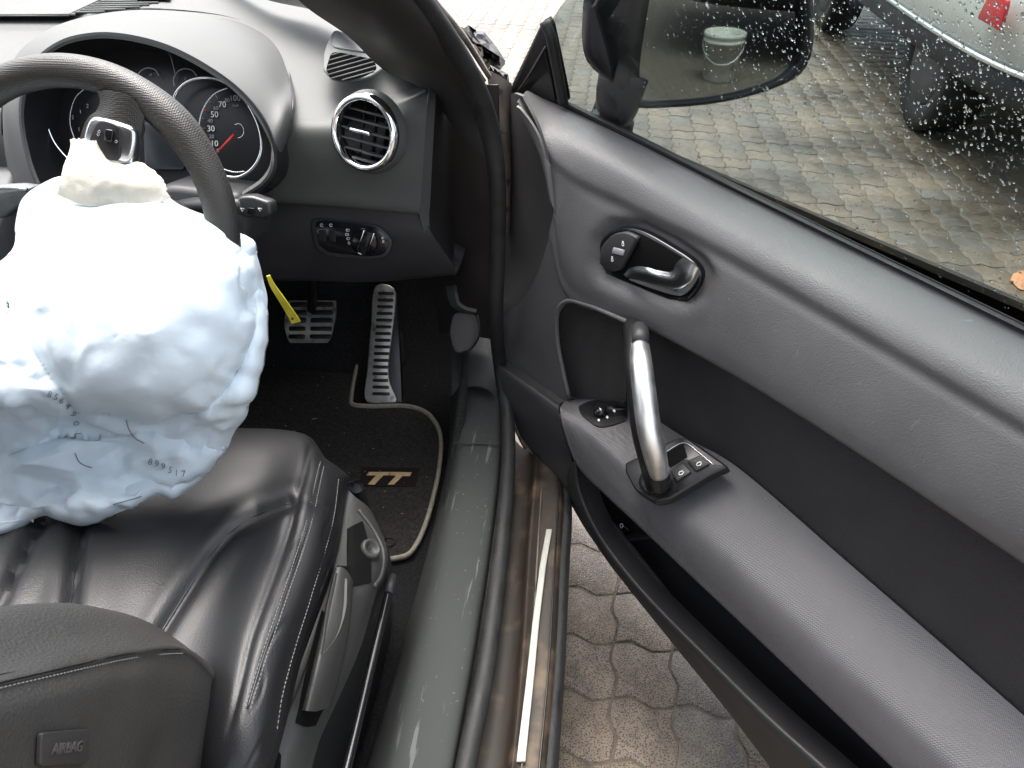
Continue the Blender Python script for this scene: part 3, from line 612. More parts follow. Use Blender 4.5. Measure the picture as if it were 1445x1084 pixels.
# column stalks
def stalk(name, poly, yy, m, top, par):
    n_ = nrm((0, -1, .25)); s_ = plate(name, rounded([Y(x, y, yy) for x, y in poly], .3), n_, .02, m, par, .004, off=-.02); return s_
M_STALK = mat('stalk_plastic', (.030, .031, .031), .3, var=(30, .1, .05))
stalk('wiper_stalk', [(333, 278), (352, 277), (380, 286), (384, 302), (375, 309), (342, 306), (333, 300)], .16, M_STALK, 0, dash)
tube('stalk_arm', [Y(345, 292, .165), Y(280, 290, .20), Y(180, 300, .24)], [.010, .011, .014], M_STALK, dash, ns=10)
plate('stalk_switch', rounded([Y(350, 293, .1595), Y(360, 294, .1595), Y(359, 303, .1595), Y(350, 302, .1595)], .2), (0, -1, .25), .002, M_GLOSS, dash, .0006)
for x in (342, 367): tube('stalk_symbol', [Y(x-2.5, 294, .1585), Y(x, 298.5, .1580), Y(x+2.5, 294.5, .1585), Y(x-2.5, 294, .1585)], .0005, M_WHITE, dash, ns=5)
stalk('indicator_stalk', [(-60, 266), (18, 262), (40, 265), (44, 275), (26, 292), (8, 308), (-60, 310)], .14, mat('stalk_grey', (.10, .11, .115), .4, var=(60, .15)), 0, dash)
tube('stalk_ridge', [Y(-50, 268, .136), Y(16, 265, .136), Y(38, 268, .136)], .0025, M_SATIN, dash, n=10, ns=8)
plate('centre_console_side', [np.array(p) for p in [(-.26, -.3, .42), (-.26, .36, .42), (-.26, .36, .70), (-.26, .30, .70), (-.26, .05, .56), (-.26, -.3, .52)]], (1, 0, 0), .24, mat('console_grey', (.055, .06, .064), .5, var=(30, .1)), dash, .012, off=-.24)

# ================================================================== PEDALS AND MAT
acc = thing('accelerator_pedal', 'tall slotted steel accelerator pedal beside the brake pedal', 'pedal', tuple(Z(540, 565, FZ)))
pb = Z(541, 566, FZ+.012); pt = Y(543, 404, .665)
an = nrm(np.cross(nrm(T(560, 480, 1.5)-T(520, 480, 1.5)), pt-pb)); an = an if an@(C-pb) > 0 else -an
def AP(x, y, off=0.): return PL(x, y, pb+an*off, an)
ol = [(531, 404), (546, 402), (556, 407), (559, 416), (558, 440), (552, 490), (549, 520), (551, 540), (561, 567), (545, 569), (517, 566), (519, 520), (524, 460)]
plate('pedal_plate', crspline([AP(*q) for q in ol], 60, True), an, .006, M_PED, acc, .002)
plate('pedal_backing', [AP(x, y, -.02) for x, y in [(532, 410), (560, 412), (566, 480), (570, 570), (518, 570)]], an, .016, M_BLACK, acc, .003)
for k in range(16):
    y_ = 414+k*9.45; f = (y_-404)/160; cx_ = 545.5-f*11.5+(2.5*max(0, f-.78)*8 if f > .78 else 0); w_ = 11.6-f*.6+(max(0, f-.82)*12)
    plate('rubber_slot', rounded([AP(cx_-w_, y_-2.4, .0055), AP(cx_+w_, y_-2.0, .0055), AP(cx_+w_, y_+2.6, .0055), AP(cx_-w_, y_+2.2, .0055)], .45, 3), an, .0016, M_BLACK, acc, .0007)
plate('pedal_arm', rounded([Y(572, 470, .66), Y(580, 470, .66), Y(582, 560, .62), Y(566, 585, .60)], .2), (-1, -.5, 0), .012, M_BLACK, acc, .002)
brk = thing('brake_pedal', 'wide brake pedal with two columns of rubber bars left of the accelerator', 'pedal', tuple(Y(437, 455, .62)))
bp0 = Y(437, 455, .615); bn = nrm((.05, -.80, .60))
def BPp(x, y, off=0.): return PL(x, y, bp0+bn*off, bn)
# the pad is bowed: upper half leans away, lower half turns down
def bowed(y): return -.010*((y-458)/30.)**2
rows = []
for yy, x0_, x1_ in [(424, 408, 474), (436, 404, 474), (448, 402, 473), (458, 401, 471), (468, 403, 469), (478, 406, 466), (484, 409, 462)]:
    rows.append(np.array([BPp(x, yy, bowed(yy)) for x in np.linspace(x0_, x1_, 7)]))
grid_obj('pedal_pad', rails_grid(rows, 20, 4), M_PED, brk, .008)
for yy, h_ in [(430, 3.5), (441, 3.4), (452, 3.4), (464, 3.2), (475, 3.2)]:
    for xa, xb in ((408, 432), (438, 469)):
        sh = (yy-458)*.07; plate('rubber_bar', rounded([BPp(xa-sh, yy-h_, bowed(yy-h_)+.0005), BPp(xb-sh, yy-h_, bowed(yy-h_)+.0005), BPp(xb-sh*1.2, yy+h_, bowed(yy+h_)+.0005), BPp(xa-sh*.6, yy+h_, bowed(yy+h_)+.0005)], .4, 3), bn, .003, M_BLACK, brk, .001, off=-.001)
tube('pedal_arm', [BPp(440, 440, -.012), Y(442, 400, .64), Y(445, 330, .66)], .010, M_BLACK, brk, ns=8)

fmat = thing('floor_mat', 'black velour floor mat with beige binding and embroidered letters in the footwell', 'floor mat', (.2, .25, FZ))
MZ = FZ+.009
mo = [(482, 426), (492, 440), (496, 470), (505, 492), (506, 502), (499, 540), (496, 560), (497, 571), (520, 574), (575, 574), (600, 582), (615, 598), (622, 618), (620, 660), (612, 700), (600, 742), (588, 768), (575, 784), (550, 790)]
M3 = np.array([Z(x, y, MZ) for x, y in mo]); 
low = np.array([Z(x, y, MZ) for x, y in [(520, 800), (430, 820), (330, 820), (250, 700)]]); low2 = np.array([(-.17, .1, MZ), (-.17, .60, MZ), (.0, .70, MZ)])
mp = np.vstack([crspline(M3, 80), low, low2]); mp = mp[:, :]
plate('mat_velour', mp, (0, 0, 1), .007, M_MAT, fmat, .003, off=-.008)
bl = crspline(M3, 120); bl[:, 2] += .0005
tube('mat_binding', bl, .0062, M_BORD, fmat, ns=8, flat=.7)
tl0 = Z(550, 672, MZ)
def TP(x, y, z=MZ): return Z(x, y, z)
plate('logo_patch', [TP(x, y, MZ+.0002) for x, y in [(512, 660), (592, 661), (586, 687), (506, 686)]], (0, 0, 1), .0012, mat('logo_patch_felt', (.018, .013, .012), 1., spec=.1), fmat, .0003)
for L in ([(521, 666.5), (550, 666.5), (548.5, 671), (541, 671), (528.5, 684), (519, 684), (531, 671), (517, 671)], [(550.5, 666.5), (581, 667), (578.5, 672), (568, 672), (556, 684), (547.5, 684), (559, 671.5), (549.5, 671)]):
    plate('logo_letter', [TP(x, y, MZ+.0016) for x, y in L], (0, 0, 1), .0012, M_LOGO, fmat, .0004)
tube('mat_fixing', [TP(548+9*math.cos(a), 765+6*math.sin(a), MZ+.001) for a in np.linspace(0, 2*math.pi, 24)[:-1]], .0013, M_MAT, fmat, ns=6, closed=True)
rs = np.random.RandomState(5); parts = []
for k in range(60):
    x, y = rs.uniform(380, 610), rs.uniform(490, 780); p = Z(x, y, MZ+.001); a = rs.uniform(0, 6.28); l_ = rs.uniform(.0008, .002)*(3.5 if k % 17 == 0 else 1); d_ = np.array([math.cos(a), math.sin(a), .1])*l_
    parts.append(tube_mesh('c', [p-d_, p+d_*.1+[0, 0, .0004], p+d_], [.0003, .0006, .0003], ns=4))
cr = merge('crumbs', parts, mat('pale_grit', (.34, .32, .28), .8), fmat); cr['kind'] = 'stuff'
# bonnet release lever on the kick trim
lev = surf('bonnet_release_lever', [np.array([T(629, 404, 1.32), T(631, 416, 1.31), T(637, 432, 1.31), T(650, 440, 1.31), T(668, 444, 1.30)]), np.array([T(640, 402, 1.30), T(642, 416, 1.29), T(646, 430, 1.29), T(656, 437, 1.29), T(672, 441, 1.29)])], M_SILL, body, nu=24, sub=4, thick=.006)
plate('lever_backing', rounded([T(640, 440, 1.325), T(674, 445, 1.30), T(678, 470, 1.31), T(668, 492, 1.33), T(642, 500, 1.35), T(634, 470, 1.34)], .35), C-T(655, 470, 1.3), .006, mat('lever_backing_plastic', (.026, .023, .022), .55), body, .002)
tube('lever_outline', [T(674, 445, 1.292), T(677, 462, 1.298), T(674, 480, 1.31), T(660, 496, 1.325), T(644, 500, 1.335)], .0016, M_BLACK, body, n=24, ns=6)

# ================================================================== DRIVER SEAT
seat = thing('driver_seat', 'black leather driver seat with stitched side bolster and grey plastic side trim', 'car seat', (.1, -.25, FZ))
def sr(L):
    P = np.array([Z(x, y, z) for x, y, z in L]); f = P[0]
    e = P[-1]; return np.vstack([f+[0, .035, -.16], f+[0, .038, -.07], f+[0, .022, -.016], P, e+[-.012, -.03, -.03], e+[-.03, -.05, -.10]])
rl = [
 [(-330, 650, .48), (-330, 800, .48), (-380, 950, .48), (-420, 1100, .48)],
 [(-120, 640, .468), (-130, 800, .47), (-170, 950, .47), (-200, 1100, .47)],
 [(100, 622, .462), (70, 780, .466), (30, 920, .462), (0, 1060, .45)],
 [(230, 612, .462), (200, 760, .468), (160, 900, .464), (130, 1040, .45)],
 [(320, 608, .458), (300, 740, .463), (250, 880, .460), (215, 1020, .45)],
 [(385, 610, .455), (360, 720, .462), (305, 870, .465), (268, 1010, .455)],
 [(424, 618, .462), (398, 716, .476), (342, 870, .484), (306, 1010, .475)],
 [(438, 634, .466), (414, 735, .480), (354, 900, .488), (322, 1030, .48)],
 [(448, 648, .468), (428, 745, .482), (368, 920, .490), (338, 1045, .48)],
 [(468, 662, .462), (448, 765, .474), (395, 920, .480), (362, 1060, .47)],
 [(484, 676, .445), (466, 775, .452), (418, 920, .456), (380, 1070, .45)],
 [(492, 690, .420), (474, 790, .425), (430, 920, .43), (388, 1080, .42)],
]
G = rails_grid([sr(r) for r in rl], 140, 20)
P2 = proj(G)
seamA = [(75, 690), (55, 740), (0, 850), (-60, 960), (-140, 1100)]; seamB = [(130, 650), (115, 740), (92, 900), (70, 1020)]; seamC = [(408, 711), (365, 726), (330, 748), (300, 780), (262, 838), (228, 892), (200, 950)]
seamD = [(437, 634), (414, 735), (354, 900), (322, 1030)]
dn = np.cross(np.gradient(G, axis=1), np.gradient(G, axis=0)); dn /= np.linalg.norm(dn, axis=2, keepdims=True)+1e-12; dn *= np.sign(dn[..., 2:3]+1e-9)
H = np.zeros(G.shape[:2])
for L, dpt, wd in ((seamA, .007, 9), (seamB, .007, 10), (seamC, .0065, 9), (seamD, .0015, 5)):
    d_ = pxdist(P2, L); H -= dpt*np.exp(-(d_/wd)**2)
    H += dpt*.35*np.exp(-((d_-2.4*wd)/(1.6*wd))**2)
rsn = np.array([[mnoise.noise(Vector(p)*9)*.0022+mnoise.noise(Vector(p)*22)*.0005 for p in row] for row in G])
wr = np.array([[abs(mnoise.noise(Vector((p[0]*60, p[1]*16, p[2]*20)))) for p in row] for row in G])   # leather creases on the bolster
mb = np.exp(-((P2[..., 0]-(468-(P2[..., 1]-662)*.28))/26.)**2)*(P2[..., 1] > 690)
H += rsn-.0014*(np.clip(.16-wr, 0, 1)/.16)*mb
G = G+dn*H[..., None]
cush = grid_obj('cushion', G, M_LEATHER, seat, .01)
bvS = BVHTree.FromPolygons([Vector(v) for v in G.reshape(-1, 3)], grid_faces(G.shape[0], G.shape[1]))
def onseat(x, y, lift=.0006):
    h = bvS.ray_cast(Vector(C), Vector(ray(x, y)).normalized()); return (np.array(h[0])-nrm(ray(x, y))*lift) if h[0] is not None else Z(x, y, .46)
for L in ([(452, 652), (447, 672), (430, 745), (395, 850), (366, 935), (346, 1000)], [(457, 658), (453, 676), (437, 748), (402, 852), (373, 937), (353, 1002)], [(478, 676), (470, 735), (440, 840), (415, 920), (398, 985), (391, 1030)]):
    stitches('stitching', np.array([onseat(*q) for q in L]), M_THREADL, cush, .0046, .00055)
def ribbon(name, L, rad, m, par): return tube(name, crspline(np.array([onseat(*q, -.0004) for q in L]), 60), rad, m, par, ns=6)
ribbon('panel_seam', seamC[:-1], .0012, M_BLACK, cush); ribbon('panel_seam', seamB, .0012, M_BLACK, cush); ribbon('panel_seam', [(455, 655), (450, 674), (433, 747), (398, 851), (369, 936), (349, 1001)], .0010, M_BLACK, cush)

# plastic side trim
t0 = np.array([Z(*q) for q in [(488, 688, .415), (473, 790, .42), (430, 920, .425), (400, 1000, .42), (370, 1060, .40), (340, 1150, .40)]])
t1 = np.array([Z(*q) for q in [(500, 700, .415), (492, 790, .415), (460, 920, .41), (436, 1000, .40), (405, 1070, .39), (380, 1160, .39)]])
t2 = np.array([Z(*q) for q in [(516, 712, .40), (528, 790, .395), (492, 915, .388), (462, 990, .38), (428, 1065, .375), (405, 1170, .37)]])
t3 = np.array([Z(*q) for q in [(524, 720, .38), (547, 786, .375), (531, 836, .37), (508, 915, .365), (478, 985, .36), (446, 1060, .355), (425, 1180, .35)]])
t4 = np.array([Z(*q) for q in [(528, 730, .34), (553, 800, .325), (545, 850, .31), (523, 930, .30), (496, 1010, .29), (470, 1090, .28), (440, 1190, .28)]])
t5 = t4+np.array([-.012, 0, -.12])
surf('shaded_trim_side', [t3+[0, 0, -.001], t4, t5], M_BLACK, seat, 60, 6)  # trim side lying in shadow, its shade put in as black material
GT = rails_grid([t0+[0, 0, -.004], t0, t1, t2, t3], 70, 7)
PT = proj(GT)
def inpoly(P, L):
    L = np.asarray(L, float); x, y = P[..., 0], P[..., 1]; r_ = np.zeros(x.shape, bool)
    for a, b in zip(L, np.roll(L, -1, 0)):
        c_ = ((a[1] > y) != (b[1] > y)); xi = (b[0]-a[0])*(y-a[1])/(b[1]-a[1]+1e-12)+a[0]; r_ ^= c_ & (x < xi)
    return r_
trim = grid_obj('side_trim', GT, M_SEATPL, seat, .006)
bvT = BVHTree.FromPolygons([Vector(v) for v in GT.reshape(-1, 3)], grid_faces(GT.shape[0], GT.shape[1]))
def ontrim(x, y, lift=.0006):
    h = bvT.ray_cast(Vector(C), Vector(ray(x, y)).normalized()); return (np.array(h[0])-nrm(ray(x, y))*lift) if h[0] is not None else Z(x, y, .39)
def trimpatch(name, L, m, lift, thick, par=None, nu=24, sub=6):
    """L: list of rows of pixels -> a thin shell lying on the trim"""
    return surf(name, [np.array([ontrim(x, y, lift) for x, y in row]) for row in L], m, par or seat, nu, sub, thick)
trimpatch('trim_recess_shade', [[(474, 760), (470, 790), (475, 815), (482, 828)], [(492, 745), (492, 775), (495, 800), (500, 826)], [(512, 735), (520, 765), (524, 790), (524, 822)]], mat('recess_shade_black', (.004, .004, .004), .8, spec=.1), .0030, .001)  # black patch on the trim surface, painting the deep shade of a recess
lathe('trim_roller', [(.013, -.006), (.0135, 0), (.012, .004), (.009, .005), (.008, .001), (.001, 0)], ontrim(523, 775, .006), (.6, -.1, .8), M_SEATPL, seat, 32)
tube('trim_rim', [ontrim(x, y, .002) for x, y in [(506, 720), (528, 750), (541, 780), (538, 812), (528, 828)]], .003, M_SEATPL, seat, n=30, ns=8)
# black patch painted as the shade of the lever slot, and the lever
trimpatch('lever_slot_shade', [[(470, 800), (452, 870), (432, 950), (418, 1020)], [(478, 798), (462, 880), (444, 960), (432, 1026)], [(500, 800), (492, 880), (474, 960), (446, 1024)]], mat('recess_shade_black'), .0030, .001)
lvz = lambda x, y, u: ontrim(x, y, u)
lever = surf('height_lever', [np.array([lvz(471, 803, .004), lvz(455, 880, .004), lvz(440, 945, .004), lvz(426, 1002, .004)]), np.array([lvz(474, 801, .030), lvz(460, 880, .034), lvz(446, 945, .034), lvz(432, 1003, .030)]),
    np.array([lvz(480, 800, .033), lvz(468, 880, .036), lvz(455, 945, .036), lvz(441, 1004, .032)]), np.array([lvz(488, 804, .031), lvz(482, 880, .034), lvz(466, 945, .034), lvz(446, 1004, .030)]),
    np.array([lvz(497, 818, .024), lvz(491, 885, .024), lvz(478, 945, .022), lvz(463, 998, .020)]), np.array([lvz(499, 822, .004), lvz(493, 888, .004), lvz(482, 948, .004), lvz(470, 992, .004)])], M_SEATPL, seat, 40, 6)
surf('lever_dish', [np.array([lvz(474, 808, .0352), lvz(462, 860, .0372), lvz(456, 905, .0382), lvz(453, 922, .0378)]), np.array([lvz(481, 812, .029), lvz(476, 860, .030), lvz(466, 900, .032), lvz(456, 922, .036)]), np.array([lvz(490, 818, .0330), lvz(488, 860, .0350), lvz(477, 895, .036), lvz(458, 922, .0376)])], mat('dish_plastic', (.042, .042, .040), .6), lever, 24, 5, .001)
trimpatch('lower_slot_shade', [[(360, 1066), (355, 1100)], [(392, 1060), (392, 1100)], [(397, 1066), (395, 1100)]], mat('recess_shade_black'), .001, .001)  # another black patch for slot shade, no real opening
# seat rail bar and its end cap
tube('rail_bar', [Z(549, 832, .345), Z(538, 880, .345), Z(519, 960, .345), Z(488, 1090, .345), Z(455, 1220, .345)], .0050, M_GLOSS, seat, n=30, ns=12)
tube('rail_bar_cap', [Z(554, 813, .345), Z(551, 826, .345), Z(548, 838, .345)], [.0058, .0064, .0060], M_DARK, seat, ns=12)
surf('seat_base', [zr([(440, 800), (440, 900), (420, 1000), (380, 1200)], .19), zr([(540, 810), (535, 880), (505, 990), (440, 1220)], .19)], M_BLACK, seat, nu=20, sub=4, thick=.05)

# backrest side with airbag tag
bx = lambda L, a: np.array([X(x, y, a) for x, y in L])
b0 = bx([(-150, 975), (0, 932), (120, 897), (195, 893), (262, 912), (306, 955), (326, 1010), (338, 1084), (344, 1160)], .235)
bA = b0+np.array([-.05, .015, .01]); bB = b0+np.array([-.14, -.01, -.01])
b1 = bx([(-150, 1003), (0, 966), (100, 942), (180, 923), (255, 917), (302, 956), (322, 1012), (334, 1084), (340, 1160)], .262)
b1g = bx([(-150, 1008), (0, 970), (100, 946), (182, 928), (253, 923), (298, 960), (318, 1014), (331, 1084), (337, 1160)], .2615)
b2 = bx([(-150, 1050), (0, 1010), (90, 985), (170, 968), (235, 965), (272, 990), (292, 1034), (306, 1100), (312, 1165)], .272)
b3 = bx([(-150, 1120), (0, 1090), (80, 1065), (150, 1050), (205, 1050), (235, 1065), (252, 1090), (266, 1130), (275, 1175)], .276)
b4 = bx([(-150, 1260), (0, 1240), (70, 1220), (130, 1210), (170, 1200), (200, 1195), (215, 1195), (225, 1195), (235, 1200)], .276)
bC = b0+np.array([-.40, -.01, -.01]); bD = b0+np.array([-.50, -.03, -.02]); bE = b0+np.array([-.52, -.12, -.04])
GB = rails_grid([bB, bA, b0, b1, b1g, b2, b3, b4], 90, 9)
GB = GB+np.array([[[mnoise.noise(Vector(p)*22)*.0016, 0, mnoise.noise(Vector(p)*15+Vector((3, 1, 2)))*.0014] for p in row] for row in GB])
back = grid_obj('backrest', GB, M_LEATHER2, seat, .01)
surf('backrest_front', [bE, bD, bC, bB+[.004, 0, -.001]], M_LEATHER2, seat, 60, 8, .0)
surf('backrest_rear', [b4+np.array([-.54, .0, 0]), b4+np.array([-.25, .0, 0]), b4+np.array([-.002, .0, 0])], M_LEATHER2, seat, 60, 8, .0)
bcol = np.array([q[0] for q in (b0, b1, b2, b3, b4)])
surf('backrest_upper', [bcol+np.array([-.54, 0, 0]), bcol+np.array([-.27, 0, .02]), bcol+np.array([-.002, 0, 0])], M_LEATHER2, seat, 20, 8, .0)
bvB = BVHTree.FromPolygons([Vector(v) for v in GB.reshape(-1, 3)], grid_faces(GB.shape[0], GB.shape[1]))
def onback(x, y, lift=.0006):
    h = bvB.ray_cast(Vector(C), Vector(ray(x, y)).normalized()); return (np.array(h[0])-nrm(ray(x, y))*lift) if h[0] is not None else X(x, y, .27)
stitches('stitching', np.array([onback(*q) for q in [(-40, 982), (0, 971), (60, 957), (120, 943), (180, 930), (235, 923), (258, 922)]]), M_STITCH, back, .0036, .00065)
tube('seam_groove', crspline(np.array([onback(*q, 0) for q in [(-40, 975), (0, 964), (60, 950), (120, 936), (180, 923), (235, 917), (256, 916)]]), 50), .0007, M_BLACK, back, ns=6)
tagL = rounded([onback(50, 1034), onback(119, 1028), onback(117, 1077), onback(48, 1081)], .16)
tn = nrm(np.cross(onback(110, 1032)-onback(52, 1040), onback(50, 1036)-onback(50, 1078))); tn = tn if tn@(C-tagL[0]) > 0 else -tn
tc_ = tagL.mean(0); tagL = tagL-np.outer((tagL-tc_)@tn, tn)
tg_ = plate('airbag_tag', tagL, tn, .0030, mat('tag_plastic', (.034, .032, .031), .5), back, .0008, off=.0012)
tx = nrm(onback(112, 1050)-onback(56, 1056)); tx = nrm(tx-tn*(tx@tn)); ty = np.cross(tn, tx)
text_obj('tag_lettering', 'AIRBAG', tc_+tn*.0043, tx, ty, .0093, mat('embossed_lettering', (.085, .08, .076), .35), tg_, .0006)

# ================================================================== STEERING WHEEL
WC = np.array([.03, 0., .76]); TAU = .44
WX = np.array([1., 0, 0]); WY = np.array([0, math.sin(TAU), math.cos(TAU)]); WN = np.array([0, -math.cos(TAU), math.sin(TAU)])
def WP(x, y, off=0.): return PL(x, y, WC+WN*off, WN)
wheel = thing('steering_wheel', 'black perforated leather steering wheel with silver trimmed control spoke', 'steering wheel', tuple(WC))
M_RIM = mat('perforated_leather', (.024, .0225, .020), .46, bump=('vor', 520, .5, .0010, .15), var=(14, .14, .06))
aa = np.linspace(0, 2*math.pi, 120, endpoint=False)
ring = np.array([WC+.170*(math.cos(a)*WX+math.sin(a)*WY) for a in aa]); rr = [.0172+.0022*max(0, math.cos((a-math.pi/4)*4))**3 for a in aa]
tube('rim', ring, rr, M_RIM, wheel, ns=22, closed=True)
# leather covered spoke root, spoke and hub
sp = [np.array([WP(137, 128, .010), WP(141, 142, .012), WP(136, 156, .012), WP(126, 164, .012), WP(118, 178, .010), WP(110, 205, .006), WP(100, 250, .0)]),
      np.array([WP(160, 128, .020), WP(160, 150, .020), WP(152, 168, .020), WP(146, 184, .020), WP(142, 205, .018), WP(136, 225, .014), WP(130, 260, .008)]),
      np.array([WP(185, 138, .020), WP(180, 158, .020), WP(178, 175, .020), WP(174, 190, .020), WP(170, 208, .018), WP(166, 228, .014), WP(160, 262, .008)]),
      np.array([WP(206, 158, .012), WP(202, 172, .014), WP(200, 186, .014), WP(198, 202, .012), WP(196, 218, .010), WP(192, 240, .008), WP(188, 268, .0)])]
surf('spoke', sp, M_RIM, wheel, 50, 8, .02)
plate('spoke_trim', crspline([WP(x, y, .022) for x, y in [(120, 205), (127, 170), (134, 165), (150, 167), (172, 173), (188, 180), (193, 192), (191, 215), (184, 230), (168, 231), (140, 222)]], 60, True), WN, .010, M_SATIN, wheel, .004, off=-.006)
plate('spoke_switch_pad', crspline([WP(x, y, .0262) for x, y in [(128, 205), (136, 178), (143, 171), (158, 173), (170, 180), (172, 192), (168, 225), (150, 224), (136, 214)]], 50, True), WN, .003, M_BLACK, wheel, .0012)
plate('scroll_switch', rounded([WP(150, 182, .0295), WP(162, 184, .0295), WP(160, 202, .0295), WP(148, 200, .0295)], .3), WN, .003, M_GLOSS, wheel, .001)
for x, y in ((140, 186), (139, 190), (164, 200)): tube('switch_symbol', [WP(x-2, y, .0298), WP(x, y-2, .0298), WP(x+2, y, .0298), WP(x, y+2, .0298), WP(x-2, y, .0298)], .0005, M_GREYP, wheel, ns=5)
hub = lathe('hub', [(.060, -.08), (.058, -.04), (.05, -.028), (.03, -.022), (.001, -.02)], WC, WN, M_DARK, wheel, 48)
for a in (R(238), R(322)):
    d_ = math.cos(a)*WX+math.sin(a)*WY; tube('spoke', [WC+d_*.06, WC+d_*.11+WN*.006, WC+d_*.165], [.018, .018, .015], M_RIM, wheel, n=14, ns=14, flat=.6, ref=WN)
tube('column', [WC-WN*.03, WC-WN*.28], .045, M_DARK, wheel, ns=24)

# torn airbag cover cloth
fr = [np.array([WP(99, 196, .030), WP(99, 206, .032), WP(94, 224, .036), WP(86, 246, .040), WP(80, 275, .036)]),
      np.array([WP(112, 197, .034), WP(116, 214, .038), WP(118, 234, .046), WP(118, 256, .052), WP(118, 290, .046)]),
      np.array([WP(131, 200, .034), WP(138, 216, .036), WP(147, 234, .044), WP(154, 256, .052), WP(158, 290, .046)]),
      np.array([WP(136, 201, .030), WP(146, 223, .032), WP(168, 235, .036), WP(190, 252, .046), WP(200, 290, .044)]),
      np.array([WP(140, 208, .028), WP(160, 232, .029), WP(180, 233, .031), WP(212, 243, .038), WP(226, 285, .040)]),
      np.array([WP(144, 218, .026), WP(178, 233, .029), WP(194, 228, .030), WP(228, 252, .034), WP(240, 280, .036)])]
GF = rails_grid(fr, 40, 7)
GF += np.array([[np.array(WN)*(mnoise.noise(Vector(p)*60)*.0022+mnoise.noise(Vector(p)*160)*.0008) for p in row] for row in GF])
GF[:, 0] += np.array([np.array(WY)*random.uniform(-.0012, .0022) for _ in range(GF.shape[0])]); GF[-1] += np.array([np.array(WX)*random.uniform(-.001, .0016) for _ in range(GF.shape[1])])
grid_obj('torn_cover', GF, M_FLAP, wheel, .0015)

# ================================================================== AIRBAG
bag = thing('airbag', 'deflated white airbag drooping from the steering wheel onto the black seat', 'airbag', tuple(Z(150, 720, .47)))
bo = [(52, 262), (85, 247), (112, 252), (150, 262), (190, 262), (225, 268), (255, 288), (300, 306), (333, 322), (358, 346), (368, 372), (374, 398), (379, 420), (377, 450), (372, 490), (366, 522), (357, 548), (346, 578), (333, 598), (318, 618), (300, 655), (280, 682), (258, 698), (244, 706), (222, 701), (190, 716), (160, 728), (118, 737), (88, 735), (60, 730), (30, 746), (0, 756), (-40, 766), (-110, 770), (-170, 700), (-180, 560), (-150, 430), (-70, 400), (0, 372), (18, 348), (22, 310), (30, 282)]
NR, NA = 110, 330
bc = np.array([165., 475.])
ob = crspline(np.array(bo, float), NA, True)
rr_ = np.linspace(0, 1, NR)**.82
PX = bc+rr_[:, None, None]*(ob-bc)[None]
def seat_t(x, y): r_ = ray(x, y); return (.476-C[2])/r_[2]
def base_depth(x, y):
    top = .838
    st_ = seat_t(x, max(y, 600))-.012
    f = min(1, max(0, (y-545)/170.)); f = f*f*(3-2*f)
    return top*(1-f)+st_*f
def cap_off(x, y):
    q = ((x-186)/176.)**2+((y-425)/170.)**2; q += .10*mnoise.noise(Vector((x*.02, y*.02, 0))); e = .085*math.sqrt(max(0, 1-max(0, q)**1.15))
    q2 = ((x+40)/150.)**2+((y-545)/110.)**2; e2 = .06*math.sqrt(max(0, 1-q2))
    q3 = ((x-150)/230.)**2+((y-675)/62.)**2; e3 = .035*math.sqrt(max(0, 1-q3))
    return max(e, e2, e3)
B = np.zeros((NR, NA, 3)); KS = np.zeros((NR, NA))
for i in range(NR):
    ed = 1-rr_[i]; ro = math.sqrt(max(0, 1-(1-min(1, ed/.10))**2))*.030
    for j in range(NA):
        x, y = PX[i, j]; t_ = base_depth(x, y)+.030-ro-cap_off(x, y); B[i, j] = T(x, y, t_)
        KS[i, j] = 1.012+.085*min(1, max(0, (((x-186)/176.)**2+((y-425)/170.)**2-.72)/.4))*(1 if y > 330 else .25)
